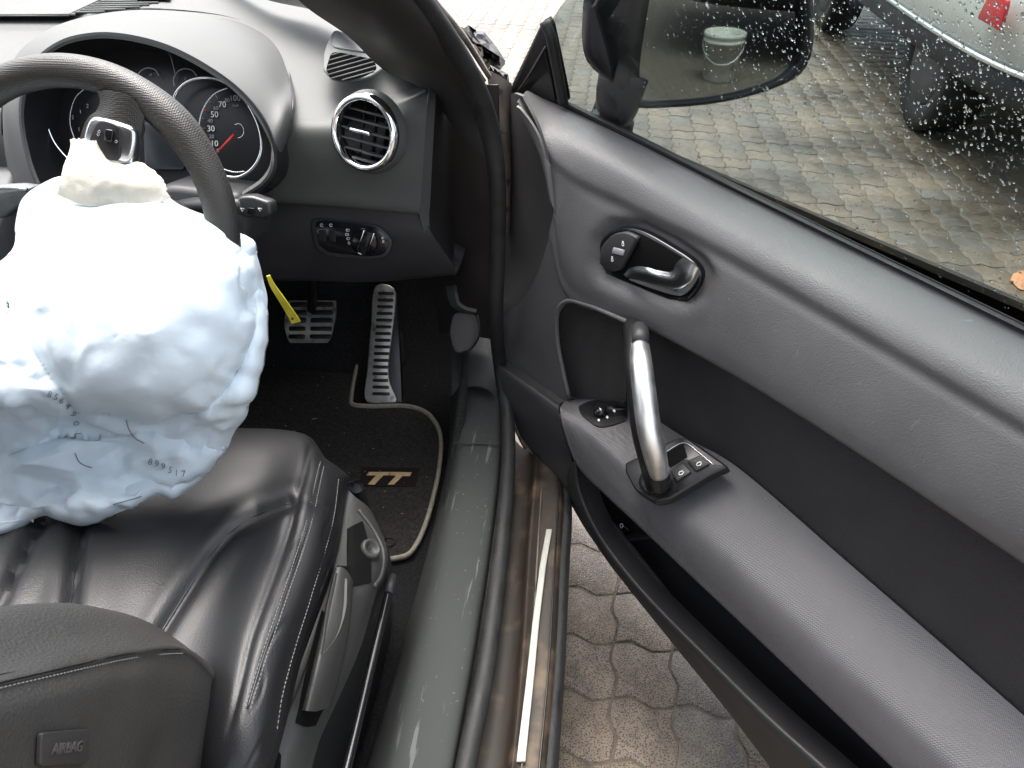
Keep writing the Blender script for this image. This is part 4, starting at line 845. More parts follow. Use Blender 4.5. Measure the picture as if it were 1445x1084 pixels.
# crumple: cloth that is longer than the shape it hangs in buckles into folds
def rdg(v): return 1-2*abs(mnoise.noise(v))
def relax(B, KS, iters=0):
    Pn = B.copy()
    n_ = np.cross(np.roll(B, -1, 1)-np.roll(B, 1, 1), np.gradient(B, axis=0)); n_ /= np.linalg.norm(n_, axis=2, keepdims=True)+1e-9
    n_ *= np.sign(((C-B)*n_).sum(2, keepdims=True))
    rs_ = np.random.RandomState(4); F_ = np.zeros(B.shape[:2])
    wq = np.stack([mnoise_grid(B, 9), mnoise_grid(B+np.array([.7, .3, .1]), 9)], -1)*20
    Q2 = (PX+wq)*np.array([1., 1.25])
    Q2 = np.stack([Q2[..., 0]*.90+Q2[..., 1]*.43, -Q2[..., 0]*.43*.75+Q2[..., 1]*.90], -1)    # folds run slantwise
    def facets(spc, amp, ox, stretch):        # flat panels between sharp creases: linear interpolation over a jittered triangle lattice
        u = Q2[..., 0]/(spc*stretch)+ox; v = Q2[..., 1]/spc+ox*.7; v2 = v*1.1547; u2 = u-v2*.5
        tab = rs_.normal(0, 1, (211, 197)); i0 = np.floor(u2).astype(int); j0 = np.floor(v2).astype(int); fu = u2-i0; fv = v2-j0
        g = lambda i, j: tab[i % 211, j % 197]
        lo = g(i0, j0)*(1-fu-fv)+g(i0+1, j0)*fu+g(i0, j0+1)*fv; up_ = g(i0+1, j0+1)*(fu+fv-1)+g(i0+1, j0)*(1-fv)+g(i0, j0+1)*(1-fu)
        return amp*np.where(fu+fv < 1, lo, up_)
    F_ = facets(66, .0080, 3.3, 1.5)+facets(36, .0072, 17.1, 1.5)+facets(17, .0024, 40.7, 1.2)
    am = np.clip((KS-1.012)/.075, .05, 1.15)*np.minimum(1, .35+(1-rr_)*8)[:, None]*np.where((PX[..., 0] < 60) & (PX[..., 1] < 480), .35, 1.); Pn += n_*(F_*am+(mnoise_grid(B, 7)*.006+mnoise_grid(B, 24)*.0008))[..., None]
    dirs = [(0, 1), (1, 0), (1, 1), (1, -1)]; rest = []
    for a, b in dirs:
        d0 = np.linalg.norm(np.roll(B, -b, 1)[a:]-B[:NR-a], axis=2)*.5*(np.roll(KS, -b, 1)[a:]+KS[:NR-a]); rest.append(d0)
    for it in range(iters):
        acc_ = np.zeros_like(Pn); w_ = np.zeros(Pn.shape[:2])+1e-6
        for (a, b), d0 in zip(dirs, rest):
            Q = np.roll(Pn, -b, 1)[a:]; P_ = Pn[:NR-a]; dv = Q-P_; L_ = np.linalg.norm(dv, axis=2)+1e-9
            c_ = (dv*((L_-d0)/L_*.5)[..., None]); acc_[:NR-a] += c_; w_[:NR-a] += 1
            tmp = np.zeros_like(Pn); tmp[a:] = -c_; acc_ += np.roll(tmp, b, 1); tw = np.zeros(Pn.shape[:2]); tw[a:] = 1; w_ += np.roll(tw, b, 1)
        Pn += acc_/w_[..., None]*1.2
        Pn[-1] += (B[-1]-Pn[-1])*.3; Pn[0] = Pn[1].mean(0)
    return Pn
def mnoise_grid(B, f): return np.array([[mnoise.noise(Vector(p)*f) for p in row] for row in B])
PB = relax(B, KS)
V = list(PB.reshape(-1, 3)); Fc = grid_faces(NR, NA, 0, True)
kb = len(V); BK = PB[::6]
for i in range(BK.shape[0]-1, -1, -1):
    e_ = min(1., (1-rr_[min(NR-1, i*6)])*1.6)
    for j in range(NA): V.append(B[min(NR-1, i*6), j]+nrm(ray(*PX[min(NR-1, i*6), j]))*(.004+.05*e_))
nb = BK.shape[0]
Fc += grid_faces(nb, NA, kb, True); Fc += [((NR-1)*NA+j, (NR-1)*NA+(j+1) % NA, kb+(j+1) % NA, kb+j) for j in range(NA)]
bme = mesh_from('airbag_cloth', V, Fc); cloth = link('airbag_cloth', bme, bag, M_BAG)
bvA = BVHTree.FromPolygons([Vector(v) for v in PB.reshape(-1, 3)], grid_faces(NR, NA, 0, True))
def onbag(x, y, lift=.001):
    r_ = ray(x, y); h = bvA.ray_cast(Vector(C), Vector(r_).normalized())
    return (np.array(h[0])-nrm(r_)*lift) if h[0] is not None else T(x, y, .85)
def bag_char(ch, x, y, ang, hpx):
    o = text_obj('printed_digit', ch, (0, 0, 0), (1, 0, 0), (0, 1, 0), 1., M_INK, cloth, 0., lift=0.); k = hpx*1.35
    for v in o.data.vertices:
        a_, b_ = v.co.x*k, v.co.y*k; v.co = Vector(onbag(x+a_*math.cos(ang)+b_*math.sin(ang), y+a_*math.sin(ang)-b_*math.cos(ang), .0034))
for ch, x, y, a in [('8', 70, 557, .35), ('5', 79, 561, .45), ('6', 87, 566, .6), ('4', 96, 574, .8), ('9', 103, 585, 1.1), ('0', 107, 598, 1.35), ('1', 110, 612, 1.5)]: bag_char(ch, x, y, a, 9.5)
for ch, x, y, a in [('8', 212, 652, .22), ('9', 221, 655, .28), ('9', 230, 659, .3), ('5', 240, 664, .3), ('1', 249, 668, .1), ('7', 259, 669, -.1)]: bag_char(ch, x, y, a, 9.5)
for L in ([(178, 593), (182, 606), (190, 618), (203, 626)], [(106, 640), (112, 652), (122, 658), (130, 660)], [(160, 712), (185, 705), (212, 697)]):
    tube('tether_seam', crspline(np.array([onbag(*q, .0012) for q in crspline(np.array(L, float), 14)]), 40), .0006, M_SEAM, cloth, ns=5)

ytag = thing('cable_tag', 'yellow plastic tag strip hanging beside the airbag over the brake pedal', 'tag', tuple(T(422, 452, 1.02)))
yz = [np.array([T(376, 390, .90), T(381, 404, .91), T(394, 426, .93), T(408, 450, .96), T(411, 457, .97)]), np.array([T(381, 389, .90), T(388, 402, .91), T(406, 428, .925), T(420, 448, .95), T(424, 454, .96)])]
surf('tag_strip', yz, M_YEL, ytag, 24, 4, .0012)
lathe('tag_hole', [(.0016, 0), (.0009, .0004), (.0001, .0004)], T(412.5, 450, .9535), C-T(412, 450, .95), M_BLACK, ytag, 12)

# ================================================================== DOOR
door = surf('door', [np.array([DP(u, -.12, .0) for u in (-.1, .5, 1.02)]), np.array([DP(u, -.155, .30) for u in (-.1, .5, 1.02)]), np.array([DP(u, -.15, .55) for u in (-.1, .5, 1.02)]), np.array([DP(u, -.085, .755) for u in (-.02, .5, 1.02)]), np.array([DP(u, -.062, .765) for u in (-.0, .5, 1.02)])], M_PAINT, body, 30, 6, .006)
door['label'] = 'open driver door with dark grey trim, aluminium grab handle and wet window'
def dr(L, w): return np.array([D(x, y, w) for x, y in L])
def shiftw(P, dw): return P+DN*dw
def to_end(P, u1=1.0):
    d_ = P[-1]-P[-2]; P[-1] = P[-2]+d_*((u1-(P[-2]-D0)@DU)/(d_@DU)); return P
P0 = dr([(748, 128), (790, 148), (900, 201), (1000, 251), (1200, 349), (1445, 469), (1750, 620)], -.050)
P1 = dr([(742, 129), (780, 158), (900, 221), (1000, 274), (1200, 377), (1445, 504), (1750, 665)], -.020)
P2 = dr([(738, 134), (782, 190), (900, 255), (1000, 310), (1200, 420), (1445, 556), (1750, 725)], .010)
P3a = dr([(740, 141), (786, 222), (893, 284), (1000, 337), (1200, 450), (1445, 592), (1750, 768)], .0205)
P3 = dr([(742, 146), (786, 236), (890, 300), (1000, 355), (1200, 470), (1445, 614), (1750, 792)], .0195)
P3b = dr([(745, 152), (787, 252), (886, 320), (1000, 374), (1200, 490), (1445, 636), (1750, 816)], .0245)
P4 = dr([(763, 195), (796, 330), (890, 390), (1000, 440), (1180, 545), (1445, 705), (1750, 895)], .034)
P5a = dr([(778, 300), (798, 395), (890, 441), (1025, 510), (1180, 606), (1445, 780), (1750, 985)], .036)
P5 = dr([(777, 335), (802, 418), (890, 453), (1025, 524), (1180, 620), (1445, 796), (1750, 1005)], .031)
for Pq, wf in ((P3a, (.031, .024)), (P3, (.032, .025)), (P3b, (.033, .026)), (P4, (.033, .034)), (P5a, (.033, .036)), (P5, (.033, .033))):
    for q_ in (0, 1): Pq[q_] += DN*(wf[q_]-(Pq[q_]-D0)@DN)
for Pq in (P0, P1, P2, P3a, P3, P3b, P4, P5a, P5): to_end(Pq)
P6 = shiftw(P5, -.04)
GDp = rails_grid([P0, P1, P2, P3a, P3, P3b, P4, P5a, P5, P6], 110, 8)
# the pad dips softly round the latch bowl
pd = proj(GDp); bez = [(845, 372), (849, 343), (868, 324), (900, 322), (950, 347), (984, 371), (993, 387), (984, 415), (966, 428), (940, 423), (890, 405), (850, 388)]
GDp += (DN*1.0)[None, None]*(-.013*np.exp(-(np.where(inpoly(pd, bez), 0, pxdist(pd, bez+bez[:1]))/11.)**2))[..., None]
pad = grid_obj('upper_pad', GDp, M_DOOR, door, .004)
# front column below the pad and the rolled front edge
Kc = [(737, 136), (759, 180), (774, 240), (779, 290), (775, 345), (757, 390), (735, 425), (692, 456)]
F0 = crspline(P5, 200)[:24:3]+DN*.0005; F1 = dr([(757, 390), (772, 420), (786, 446)], .034); F2 = dr([(735, 425), (762, 450), (786, 480)], .034); F3 = dr([(705, 450), (750, 490), (793, 522)], .034); F4 = dr([(694, 462), (744, 520), (801, 560)], .034); F5 = dr([(703, 512), (745, 540), (801, 566)], .034)
surf('front_column', [F0, F1, F2, F3, F4, F5], M_DOOR, door, 30, 7)
tube('pocket_front_edge', dr([(890, 456), (830, 431), (800, 425), (787, 440), (786, 475), (794, 522), (803, 561)], .034), .004, M_DOOR, door, n=40, ns=8)
K0 = dr(Kc, .033); K1 = dr([(727, 132), (740, 180), (752, 240), (756, 290), (752, 345), (738, 388), (718, 420), (690, 452)], .012)
K2 = dr([(720, 134), (716, 180), (711, 240), (705, 300), (701, 345), (696, 390), (692, 420), (688, 452)], -.045)
surf('front_edge', [K0, K1, K2], mat('door_edge_trim', (.030, .029, .030), .55, bump=('vor', 1000, .25, .0006), var=(12, .15, .06)), door, 50, 8)
# inserts
I0 = dr([(790, 415), (890, 440), (1025, 505), (1180, 600), (1445, 776), (1750, 980)], .0); to_end(I0); I2 = dr([(803, 575), (880, 590), (965, 640), (1030, 675), (1200, 820), (1445, 1040), (1700, 1260)], -.012)
surf('door_insert', [I0, (I0*.5+np.array([I2[0], I2[1]*.5+I2[2]*.5, I2[3], I2[4], I2[5], I2[6]])*.5), dr([(803, 575), (900, 600), (1030, 675), (1200, 820), (1445, 1040), (1700, 1260)], -.012)], M_INS, door, 60, 8)
surf('speaker_cloth', [dr([(792, 420), (785, 465), (792, 515), (802, 566)], .008), dr([(835, 430), (830, 480), (836, 525), (842, 572)], .006), dr([(892, 452), (888, 500), (884, 540), (882, 580)], .004)], M_SPK, door, 30, 8)
# armrest
R0 = dr([(801, 561), (850, 561), (905, 580), (965, 617), (1030, 652), (1200, 797), (1445, 1010), (1700, 1235)], -.004)
R1 = dr([(797, 566), (838, 580), (895, 620), (945, 660), (1010, 705), (1190, 860), (1410, 1060), (1640, 1270)], .038)
R2 = dr([(792, 573), (826, 604), (880, 655), (930, 700), (1000, 758), (1180, 925), (1380, 1110), (1580, 1300)], .074)
R2b = dr([(790, 578), (818, 616), (866, 668), (915, 712), (985, 772), (1165, 942), (1360, 1128), (1550, 1310)], .083)
R3 = dr([(792, 590), (812, 640), (860, 690), (905, 733), (975, 800), (1150, 966), (1310, 1118), (1500, 1300)], .088)
R4 = dr([(797, 606), (816, 658), (858, 702), (900, 741), (968, 806), (1142, 971), (1300, 1122), (1490, 1304)], .086)
for Pq in (R0, R1, R2, R2b, R3, R4): to_end(Pq)
R5 = shiftw(R4, -.06)
GA = rails_grid([R0, R1, R2, R2b, R3, R4, R5], 100, 8); bvR = BVHTree.FromPolygons([Vector(v) for v in GA.reshape(-1, 3)], grid_faces(GA.shape[0], GA.shape[1]))
def onarm(x, y, lift=.001):
    h = bvR.ray_cast(Vector(C), Vector(ray(x, y)).normalized()); return (np.array(h[0])-nrm(ray(x, y))*lift) if h[0] is not None else D(x, y, .03)
grid_obj('armrest', GA, mat('armrest_mesh_grain', (.074, .072, .075), .45, bump=('vor', 520, .7, .0012, .1), var=(9, .12, .12), dirt=((.15, .145, .14), 240, .71, .05)), door)
# pocket
surf('pocket_liner', [dr([(800, 600), (880, 690), (1000, 800), (1200, 990), (1500, 1280)], .012), dr([(812, 690), (870, 770), (1000, 900), (1170, 1070), (1400, 1300)], .02), dr([(812, 700), (866, 786), (985, 925), (1095, 1050), (1280, 1250)], .035)], mat('pocket_felt', (.008, .008, .010), .9, spec=.2, dirt=((.2, .2, .2), 300, .76, .02)), door, 50, 6)
L0 = dr([(817, 652), (823, 688), (846, 742), (900, 815), (1025, 943), (1100, 1015), (1180, 1086), (1330, 1225)], .078)
L1 = dr([(812, 650), (817, 692), (841, 748), (895, 822), (1020, 951), (1094, 1024), (1174, 1096), (1320, 1236)], .090)
L2 = dr([(806, 655), (810, 696), (834, 756), (888, 831), (1011, 963), (1080, 1036), (1150, 1112), (1290, 1256)], .086)
L3 = dr([(800, 680), (803, 702), (826, 744), (870, 800), (960, 918), (1035, 1012), (1098, 1096), (1210, 1240)], .062)
for Pq in (L0, L1, L2, L3): to_end(Pq)
L4 = shiftw(L3, -.015)+[0, 0, .06]
surf('pocket_lip', [shiftw(L0, -.03)-[0, 0, .01], L0, L1, L2, L3, L4], M_DARK, door, 80, 7)
for q in ([(868, 738), (880, 736), (892, 748), (880, 752)],):
    plate('bootlid_switch', rounded(dr(q, .03), .25), DN, .006, M_GLOSS, door, .001)
    tube('switch_symbol', [D(877+2*math.cos(a), 728+3*math.sin(a)+14, .038) for a in np.linspace(0, 6.28, 12)], .0006, M_WHITE, door, ns=5)
surf('pocket_shelf', [dr([(870, 752), (912, 748)], .03), dr([(880, 762), (925, 756)], .05)], M_BLACK, door, 8, 3)
# lower front panel
g0 = dr([(704, 510), (745, 538), (790, 570)], .046); g0b = dr([(703, 516), (745, 545), (789, 576)], .062); g1 = dr([(708, 545), (752, 588), (795, 612)], .070); g2 = dr([(722, 585), (765, 632), (808, 655)], .070); g3 = dr([(742, 624), (775, 668), (803, 700)], .064); g4 = shiftw(g3, -.06)
surf('lower_front_panel', [shiftw(g0, -.03), g0, g0b, g1, g2, g3, g4], mat('lower_panel_plastic', (.036, .035, .036), .5, bump=('vor', 1000, .25, .0006), var=(12, .12, .06)), door, 40, 6)
tube('panel_joint', dr([(789, 572), (791, 590), (798, 614), (812, 652)], .086), .0012, M_BLACK, door, n=20, ns=5)
ends = [P0[-1], P2[-1], P4[-1], P5[-1], R0[-1], R2b[-1], R4[-1], L1[-1], L3[-1]]
plate('shut_face', [DP(1.002, (p-D0)@DN-.002, p[2]) for p in ends]+[DP(1.002, -.11, .0), DP(1.002, -.15, .30), DP(1.002, -.145, .55), DP(1.002, -.075, .755)], DU, .02, M_PAINT, door, .003)
# belt seal
surf('belt_seal', [dr([(752, 124), (791, 139), (900, 190), (1000, 240), (1200, 338), (1445, 456), (1750, 605)], -.052), dr([(752, 126), (791, 143), (900, 196), (1000, 246), (1200, 344), (1445, 463), (1750, 613)], -.044), shiftw(P0, .002)], M_RUB, door, 90, 4, .006)
tube('belt_bead', dr([(760, 131), (791, 145), (900, 198), (1000, 248), (1200, 346), (1445, 465.5), (1750, 616)], -.046), .0012, M_SATIN if False else M_DARK, door, n=90, ns=6)
# latch bowl, lock switch and pull lever
bz = crspline(dr(bez, .0185), 80, True)
bowl = plate('latch_bowl', bz, DN, .010, M_GLOSS, door, .004, off=-.004)
ins = crspline(dr([(906, 338), (950, 356), (978, 377), (985, 390), (977, 410), (962, 420), (940, 415), (895, 398), (880, 388)], .026), 60, True)
plate('bowl_recess_shade', ins, DN, .0008, mat('recess_shade_black'), door, .0002, off=-.001)  # shade of the bowl's hollow painted as a flat black inset
lk = plate('lock_switch', rounded(dr([(849, 372), (853, 345), (869, 329), (887, 326), (905, 334), (880, 380), (868, 383)], .025), .3), DN, .006, mat('lock_switch_plastic', (.030, .029, .031), .5), door, .002)
plate('lock_indicator', rounded(dr([(866, 349), (882, 353), (880, 361), (864, 357)], .031), .2), DN, .0012, M_GREYP, door, .0004)
lkx = nrm(D(890, 350, .03)-D(860, 340, .03)); lky = np.cross(DN, lkx)
for x, y in ((879, 345), (864, 367)):
    o_ = D(x, y, .0312); tube('lock_symbol', [o_+.0020*(math.cos(a)*lkx+math.sin(a)*lky) for a in np.linspace(0, 6.28, 12)], .0006, M_WHITE, door, ns=5)
    tube('lock_symbol', [o_+lky*.002-lkx*.0014, o_+lky*.0042-lkx*.001, o_+lky*.0042+lkx*.001, o_+lky*.002+lkx*.0014], .0005, M_WHITE, door, ns=5)
hl = [np.array([D(880, 388, .031), D(890, 378, .036), D(906, 376, .038), D(930, 382, .040), D(948, 383, .042), D(954, 372, .044), D(964, 363, .043)]),
      np.array([D(884, 391, .037), D(896, 386, .042), D(914, 387, .045), D(936, 393, .049), D(954, 394, .052), D(966, 384, .053), D(976, 371, .050)]),
      np.array([D(888, 394, .038), D(905, 396, .043), D(922, 400, .046), D(942, 405, .050), D(960, 406, .052), D(975, 396, .052), D(984, 378, .048)]),
      np.array([D(890, 396, .034), D(908, 403, .036), D(926, 409, .038), D(945, 415, .040), D(962, 417, .041), D(977, 405, .041), D(989, 384, .040)])]
surf('latch_lever', hl, M_SATIN, door, 50, 8, .004)
# grab handle
gh = [D(897, 462, .030), D(898, 478, .055), D(899, 510, .082), D(904, 560, .100), D(911, 610, .108), D(921, 650, .106), D(929, 684, .092)]
tube('grab_handle', gh, [.017, .0165, .0165, .0170, .0175, .0175, .0170], M_BLACK, door, n=50, ns=18)
gs = [D(903, 487, .072), D(905, 515, .094), D(910, 560, .112), D(916, 605, .120), D(924, 640, .118), D(930, 668, .107)]
tube('handle_inlay', gs, [.0118, .0140, .0148, .0150, .0148, .0125], M_ALU, door, n=50, ns=18, flat=1.0)
tube('handle_upper_cap', [D(903, 464, .05), D(904, 475, .066), D(904, 484, .075)], [.011, .0115, .011], M_DARK, door, ns=14)
# switch panel round the handle foot
sp0 = D(960, 650, .050); spn = nrm(np.cross(R1[5]-R1[3], R2[4]-R0[4])); spn = spn if spn@(C-sp0) > 0 else -spn
def SW(x, y, off=0.): return PL(x, y, sp0+spn*off, spn)
swp = plate('window_switch_panel', rounded([SW(966, 616), SW(1030, 661), SW(1005, 672), SW(948, 706), SW(925, 711), SW(898, 694), SW(884, 668), SW(884, 655), SW(915, 640)], .22), spn, .016, M_BLACK, door, .003, off=-.010)
for q in ([(946, 666), (965, 655), (977, 668), (956, 681)], [(971, 652), (988, 644), (1003, 656), (983, 667)]):
    k_ = plate('window_switch', rounded([SW(x, y, .006) for x, y in q], .15), spn, .005, M_DARK, door, .0015)
    c_ = np.mean(q, 0); tube('switch_symbol', [SW(c_[0]+dx, c_[1]+dy, .0118) for dx, dy in ((-3.5, 1.2), (-2, -1.5), (2.2, -3), (3.6, -1), (2, 1.6), (-2, 2.8), (-3.5, 1.2))], .0006, M_WHITE, door, ns=5)
plate('switch_scoop_shade', [SW(x, y, .0062) for x, y in [(934, 644), (964, 626), (970, 645), (946, 660)]], spn, .0005, mat('recess_shade_black'), door, .0001)  # scoop shade painted as a thin black sheet on the panel
tube('scoop_rim', [SW(936, 640, .007), SW(965, 625, .007), SW(985, 638, .007), SW(1007, 656, .007)], .0008, M_SATIN, door, n=20, ns=5)
lathe('handle_socket', [(.021, -.01), (.021, .010), (.018, .014), (.001, .014)], SW(926, 682, .0), nrm(spn*.7+np.array([-.2, -.3, .6])), M_BLACK, door, 28)
# mirror adjuster
ma = surf('mirror_adjuster_panel', [np.array([onarm(x, y, .0035) for x, y in row]) for row in ([(816, 574), (832, 566), (856, 564), (880, 569)], [(820, 584), (838, 580), (860, 577), (884, 577)], [(830, 593), (844, 592), (862, 589), (885, 585)], [(840, 600), (848, 602), (862, 600), (883, 593)])], M_BLACK, door, 24, 6, .004)
mk = onarm(848, 583, .006)
lathe('mirror_adjuster_knob', [(.0105, -.004), (.0105, .008), (.0085, .0115), (.001, .012)], mk, nrm(spn+np.array([0, 0, .3])), M_GLOSS, door, 28)
for x, y in ((845, 593), (857, 589), (867, 580)): plate('switch_symbol', [onarm(x-2.2, y, .0045), onarm(x, y-1.8, .0045), onarm(x+2.2, y, .0045), onarm(x, y+1.8, .0045)], spn, .0008, M_WHITE, door, .0002)
# window pane leaning inwards towards its top
GLp = DP(.3, -.056, .77); GLn = nrm(DN*1.0+np.array([0, 0, -.34]))
def GL(x, y, off=0.): return PL(x, y, GLp+GLn*off, GLn)
gout = [(792, 152), (797, 146), (786, 92), (771, 38), (806, -12), (860, -90), (1000, -170), (1300, -260), (1750, -200), (1850, 200), (1800, 660)]
glass = plate('window_glass', [GL(x, y) for x, y in gout], GLn, .0035, M_GLASS, door, .0006, off=-.0035)
# rain drops on the outside of the pane
rs = np.random.RandomState(21)
gu = nrm(DU-GLn*(DU@GLn)); gv = np.cross(GLn, gu); gv = gv if gv[2] > 0 else -gv
Vd = []; Fd = []; placed = []
def drop(c, r, el, tilt, h):
    k = len(Vd); ns = 8 if r > .0009 else 6; rings = [(1., 0), (.86, .5), (.5, .87)] if r > .0009 else [(1., 0), (.66, .7)]
    a1 = gu*math.cos(tilt)+gv*math.sin(tilt); a2 = -gu*math.sin(tilt)+gv*math.cos(tilt); wob = rs.uniform(.82, 1.15, ns)
    for rr2, hh in rings:
        for j in range(ns):
            a = 2*math.pi*j/ns; Vd.append(c+r*rr2*wob[j]*(math.cos(a)*a1+el*math.sin(a)*a2)-GLn*(h*r*hh+.0002))
    Vd.append(c-GLn*(h*r+.0002)); n_ = len(rings)
    for i in range(n_-1):
        for j in range(ns): Fd.append((k+i*ns+j, k+(i+1)*ns+j, k+(i+1)*ns+(j+1) % ns, k+i*ns+(j+1) % ns))
    for j in range(ns): Fd.append((k+(n_-1)*ns+j, k+n_*ns, k+(n_-1)*ns+(j+1) % ns))
    Fd.append(tuple(k+j for j in range(ns)))
gpoly_ = np.array(gout, float)
cnt = 0
while cnt < 7500:
    x, y = rs.uniform(770, 1600), rs.uniform(-120, 560)
    if not inpoly(np.array([[x, y]]), gpoly_)[0]: continue
    dens = .45+.55*min(1, max(0, (x-860)/200.))*min(1, max(0.2, (360-y)/200.))
    if rs.rand() > max(dens, .22): continue
    r = .00028+.00100*rs.rand()**2.8*(0.45+.65*min(1, max(0, (x-880)/260.)))
    if rs.rand() < .022 and x > 930: r = rs.uniform(.0012, .0018)
    drop(GL(x, y, -.0035), r, rs.uniform(1., 1.7), rs.normal(.35, .25), rs.uniform(.22, .5)); cnt += 1
dm = mesh_from('raindrops', Vd, Fd); dr_o = link('raindrops', dm, door, M_WATER); dr_o['kind'] = 'stuff'

# mirror sail panel in the front corner of the window
M_SAIL = mat('sail_plastic', (.020, .019, .021), .45, var=(20, .15, .05))
SLn = nrm(DN*1.0+np.array([0, 0, -.30])); SLp = DP(.02, -.045, .79)
def SL(x, y, off=0.): return PL(x, y, SLp+SLn*off, SLn)
plate('mirror_sail', rounded([SL(718, 138), SL(722, 118), SL(762, 34), SL(768, 27), SL(774, 38), SL(786, 92), SL(797, 146)], .12), SLn, .012, M_SAIL, door, .003, off=-.012)
plate('mirror_sail_inset', rounded([SL(731, 130, .0005), SL(769, 66, .0005), SL(777, 96, .0005), SL(786, 142, .0005)], .06), SLn, .003, M_BLACK, door, .001)
tube('sail_edge', [SL(730, 130, .003), SL(748, 104, .004), SL(770, 66, .004)], .0012, M_SEATPL, door, n=16, ns=6)
tube('sail_seal', [SL(768, 30, .004), SL(776, 48, .004), SL(786, 96, .004), SL(795, 146, .004)], .0075, M_RUB, door, n=24, ns=10)

# wing mirror
mirror = door
MN = nrm((.40, -.915, .0)); MC = DP(.28, -.17, 0.); MC = PL(1015, 45, MC, DN)
def MP(x, y, off=0.): return PL(x, y, MC+MN*off, MN)
glp = [(902, 132), (905, 141), (950, 142), (1010, 136), (1068, 122), (1104, 106), (1119, 88), (1124, 50), (1122, 0), (1102, -50), (1050, -80), (980, -85), (934, -62), (919, -20), (908, 40), (901, 95)]
rim = [(880, 130), (890, 150), (950, 153), (1030, 144), (1095, 126), (1132, 106), (1147, 80), (1151, 40), (1148, -10), (1128, -66), (1070, -104), (970, -112), (880, -86), (848, -30), (838, 30), (842, 90)]
mg = crspline(np.array([MP(*q, -.006) for q in glp]), 70, True); mr0 = crspline(np.array([MP(*q, .004) for q in rim]), 70, True)
mgo = plate('mirror_glass', mg, MN, .002, mat('mirror_silver', (.36, .38, .38), .02, 1.), mirror, .0004); mgo.data.polygons.foreach_set('use_smooth', [False]*len(mgo.data.polygons))
cm = mr0.mean(0); mi = crspline(np.array([MP(*q, -.004) for q in glp]), 70, True); ci = mi.mean(0)
HR = [ci+(mi-ci)*.995-MN*.012, ci+(mi-ci)*1.0+MN*.004, mi*.55+mr0*.45+MN*.006, mr0-MN*.004, cm+(mr0-cm)*1.02-MN*.03, cm+(mr0-cm)*.90-MN*.075, cm+(mr0-cm)*.55-MN*.115, cm+(mr0-cm)*.03-MN*.125]
Vh = np.vstack(HR); link('mirror_housing', mesh_from('mirror_housing', Vh, grid_faces(len(HR), 70, 0, True)), mirror, mat('mirror_shell', (.014, .014, .017), .35, var=(30, .2, .08)))
tube('mirror_foot', [MP(880, 105, -.03), MP(872, 135, -.03), PL(866, 160, DP(0, -.13, 0), DN), PL(858, 185, DP(0, -.10, 0), DN)], [.040, .036, .034, .036], M_DARK, mirror, n=16, ns=14, flat=.7)

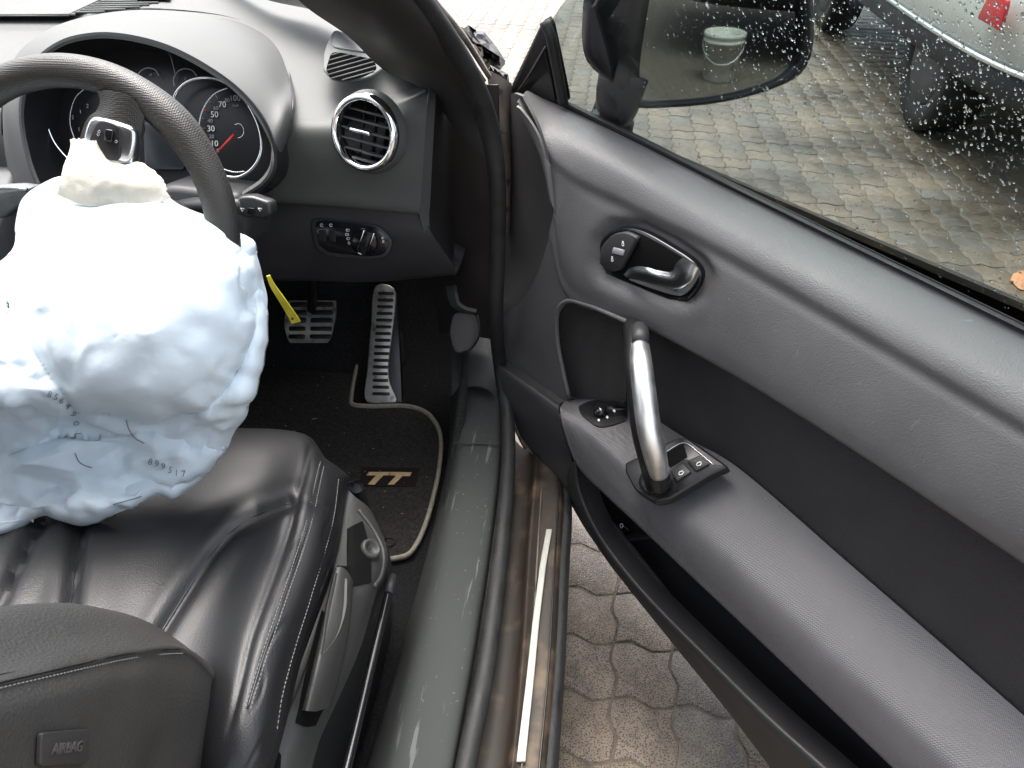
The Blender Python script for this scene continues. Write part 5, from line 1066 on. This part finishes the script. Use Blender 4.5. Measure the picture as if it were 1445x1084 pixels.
# ================================================================== THINGS OUTSIDE
def parked_car(name, label, corner, heading, paint, valance, group=None, marker=None, stripe=True):
    h = nrm(np.array([heading[0], heading[1], 0.])); r = np.array([h[1], -h[0], 0.]); o = np.array([corner[0], corner[1], GZ])
    root = thing(name, label, 'car', tuple(o+r*.87+h*2.1), group)
    W, Ln = 1.74, 4.2
    def loc(x, y, z): return o+r*x+h*y+np.array([0, 0, z])
    def foot(ins, z, n=72, e=5., y0=0., y1=0.):
        out = []
        for a in np.linspace(0, 2*math.pi, n, endpoint=False):
            c_, s_ = math.cos(a), math.sin(a); px = math.copysign(abs(c_)**(2/e), c_)*(W/2-ins); py = math.copysign(abs(s_)**(2/e), s_)
            py = (Ln/2-ins-y0)*py if py < 0 else (Ln/2-ins-y1)*py
            out.append(loc(W/2+px, Ln/2+py, z))
        return np.array(out)
    def shell(nm, L, m):
        G_ = np.array(L); k = G_.shape[1]; V_ = np.vstack([G_.reshape(-1, 3)]); F_ = grid_faces(len(L), k, 0, True)+[tuple(range((len(L)-1)*k, len(L)*k))]
        return link(nm, mesh_from(nm, V_, F_), root, m)
    shell('valance', [foot(.40, .30), foot(.10, .31), foot(.03, .36), foot(.015, .465)], valance)
    shell('body', [foot(.012, .465), foot(.0, .50), foot(.0, .60), foot(.02, .70), foot(.06, .78), foot(.10, .83, y0=.02, y1=.1), foot(.16, .86, y0=.05, y1=.5), foot(.30, .87, y0=.2, y1=.9)], paint)
    shell('windows', [foot(.13, .855, y0=.25, y1=1.1), foot(.22, 1.1, y0=.42, y1=1.45), foot(.30, 1.30, y0=.62, y1=1.8)], M_GLOSS)
    shell('roof', [foot(.292, 1.295, y0=.6, y1=1.78), foot(.32, 1.34, y0=.7, y1=1.9), foot(.48, 1.375, y0=.95, y1=2.1)], paint)
    if stripe: link('chrome_strip', tube_mesh('chrome_strip', foot(-.006, .475), .012, ns=8, closed=True), root, M_CHROME)
    for x in (.04, W-.04):
        for y in (1.25, 3.35):
            s_ = -1 if x < 1 else 1
            w_ = lathe('wheel', [(.30, -.10), (.315, -.08), (.315, .08), (.30, .10), (.22, .10), (.20, .07), (.03, .06), (.001, .06)], loc(x-s_*.14, y, .315), r*s_, mat('tyre_rubber', (.012, .012, .012), .7), root, 36)
            lathe('hubcap', [(.205, .072), (.19, .095), (.08, .085), (.001, .09)], loc(x-s_*.14, y, .315), r*s_, mat('dark_alloy', (.10, .10, .11), .5, .6), w_, 30)
    for x in (.14, W-.14):
        s_ = -1 if x < 1 else 1
        plate('tail_lamp', rounded([loc(x-.12, .012, .50), loc(x+.12, .012, .50), loc(x+.11, .012, .66), loc(x-.11, .012, .66)], .2), -h, .03, mat('red_lamp', (.55, .03, .04), .2), root, .008)
        plate('tail_lamp', rounded([loc(.001 if s_ < 0 else W-.001, y, z) for y, z in ((.44, .60), (.66, .60), (.62, .69), (.46, .70))], .2), r*s_, .012, mat('red_lamp'), root, .004)
    if marker is not None:
        m0 = np.array(marker); plate('side_marker', rounded([m0-h*.07+[0, 0, -.035], m0+h*.05+[0, 0, -.03], m0+h*.07+[0, 0, .035], m0-h*.05+[0, 0, .03]], .3), -r, .02, mat('orange_lens', (.75, .16, .05), .25), root, .006)
    return root
M_PALE = mat('pale_silver_paint', (.50, .49, .45), .35, coat=.3, var=(3, .05, .05))
M_NAVY = mat('dark_navy_paint', (.018, .018, .024), .25, coat=.6)
parked_car('parked_car', 'pale silver parked car with chrome strip and red lamps', (2.0, 1.95), (0, 1), M_PALE, mat('valance_plastic', (.030, .030, .035), .6))
dc = np.array([3.62, -2.07]); dh = nrm(np.array([.57, .82, 0.]))
parked_car('parked_car', 'dark navy parked car behind a white bucket, reflected in the wing mirror', dc, (.57, .82), M_NAVY, mat('valance_dark', (.012, .012, .015), .5), marker=np.array([dc[0], dc[1], GZ])+dh*1.2+np.array([0, 0, .55]), stripe=False)
bk = thing('bucket', 'white plastic bucket on the pavement, reflected in the wing mirror', 'bucket', (3.70, -1.63, GZ))
M_BUCK = mat('white_bucket_plastic', (.62, .61, .54), .4, var=(20, .12, .08), dirt=((.30, .28, .22), 24, .58, .1))
lathe('bucket_shell', [(.001, .004), (.082, .0), (.086, .004), (.104, .20), (.112, .20), (.112, .214), (.107, .216), (.107, .228), (.114, .230), (.114, .250), (.108, .252), (.103, .245), (.084, .012), (.001, .012)], (3.70, -1.63, GZ), (0, 0, 1), M_BUCK, bk, 40)
tube('bucket_handle', [np.array([3.70, -1.63, GZ])+np.array([.113*math.cos(a)*.57-.0-.125*abs(math.sin(a))*.82, .113*math.cos(a)*.82+.125*abs(math.sin(a))*.57, .205-.10*abs(math.sin(a))]) for a in np.linspace(0, math.pi, 16)], .0025, M_SATIN, bk, ns=6)
lf = thing('fallen_leaf', 'small orange leaf lying on the wet paving', 'leaf', tuple(Z(1440, 396, GZ)))
surf('leaf_blade', [np.array([Z(1428, 398, GZ+.004), Z(1440, 408, GZ+.006), Z(1462, 410, GZ+.004)]), np.array([Z(1426, 396, GZ+.010), Z(1445, 396, GZ+.016), Z(1466, 398, GZ+.008)]), np.array([Z(1430, 386, GZ+.006), Z(1446, 382, GZ+.012), Z(1464, 390, GZ+.006)])], mat('orange_leaf', (.50, .22, .10), .6, var=(60, .3)), lf, 12, 4, .001)
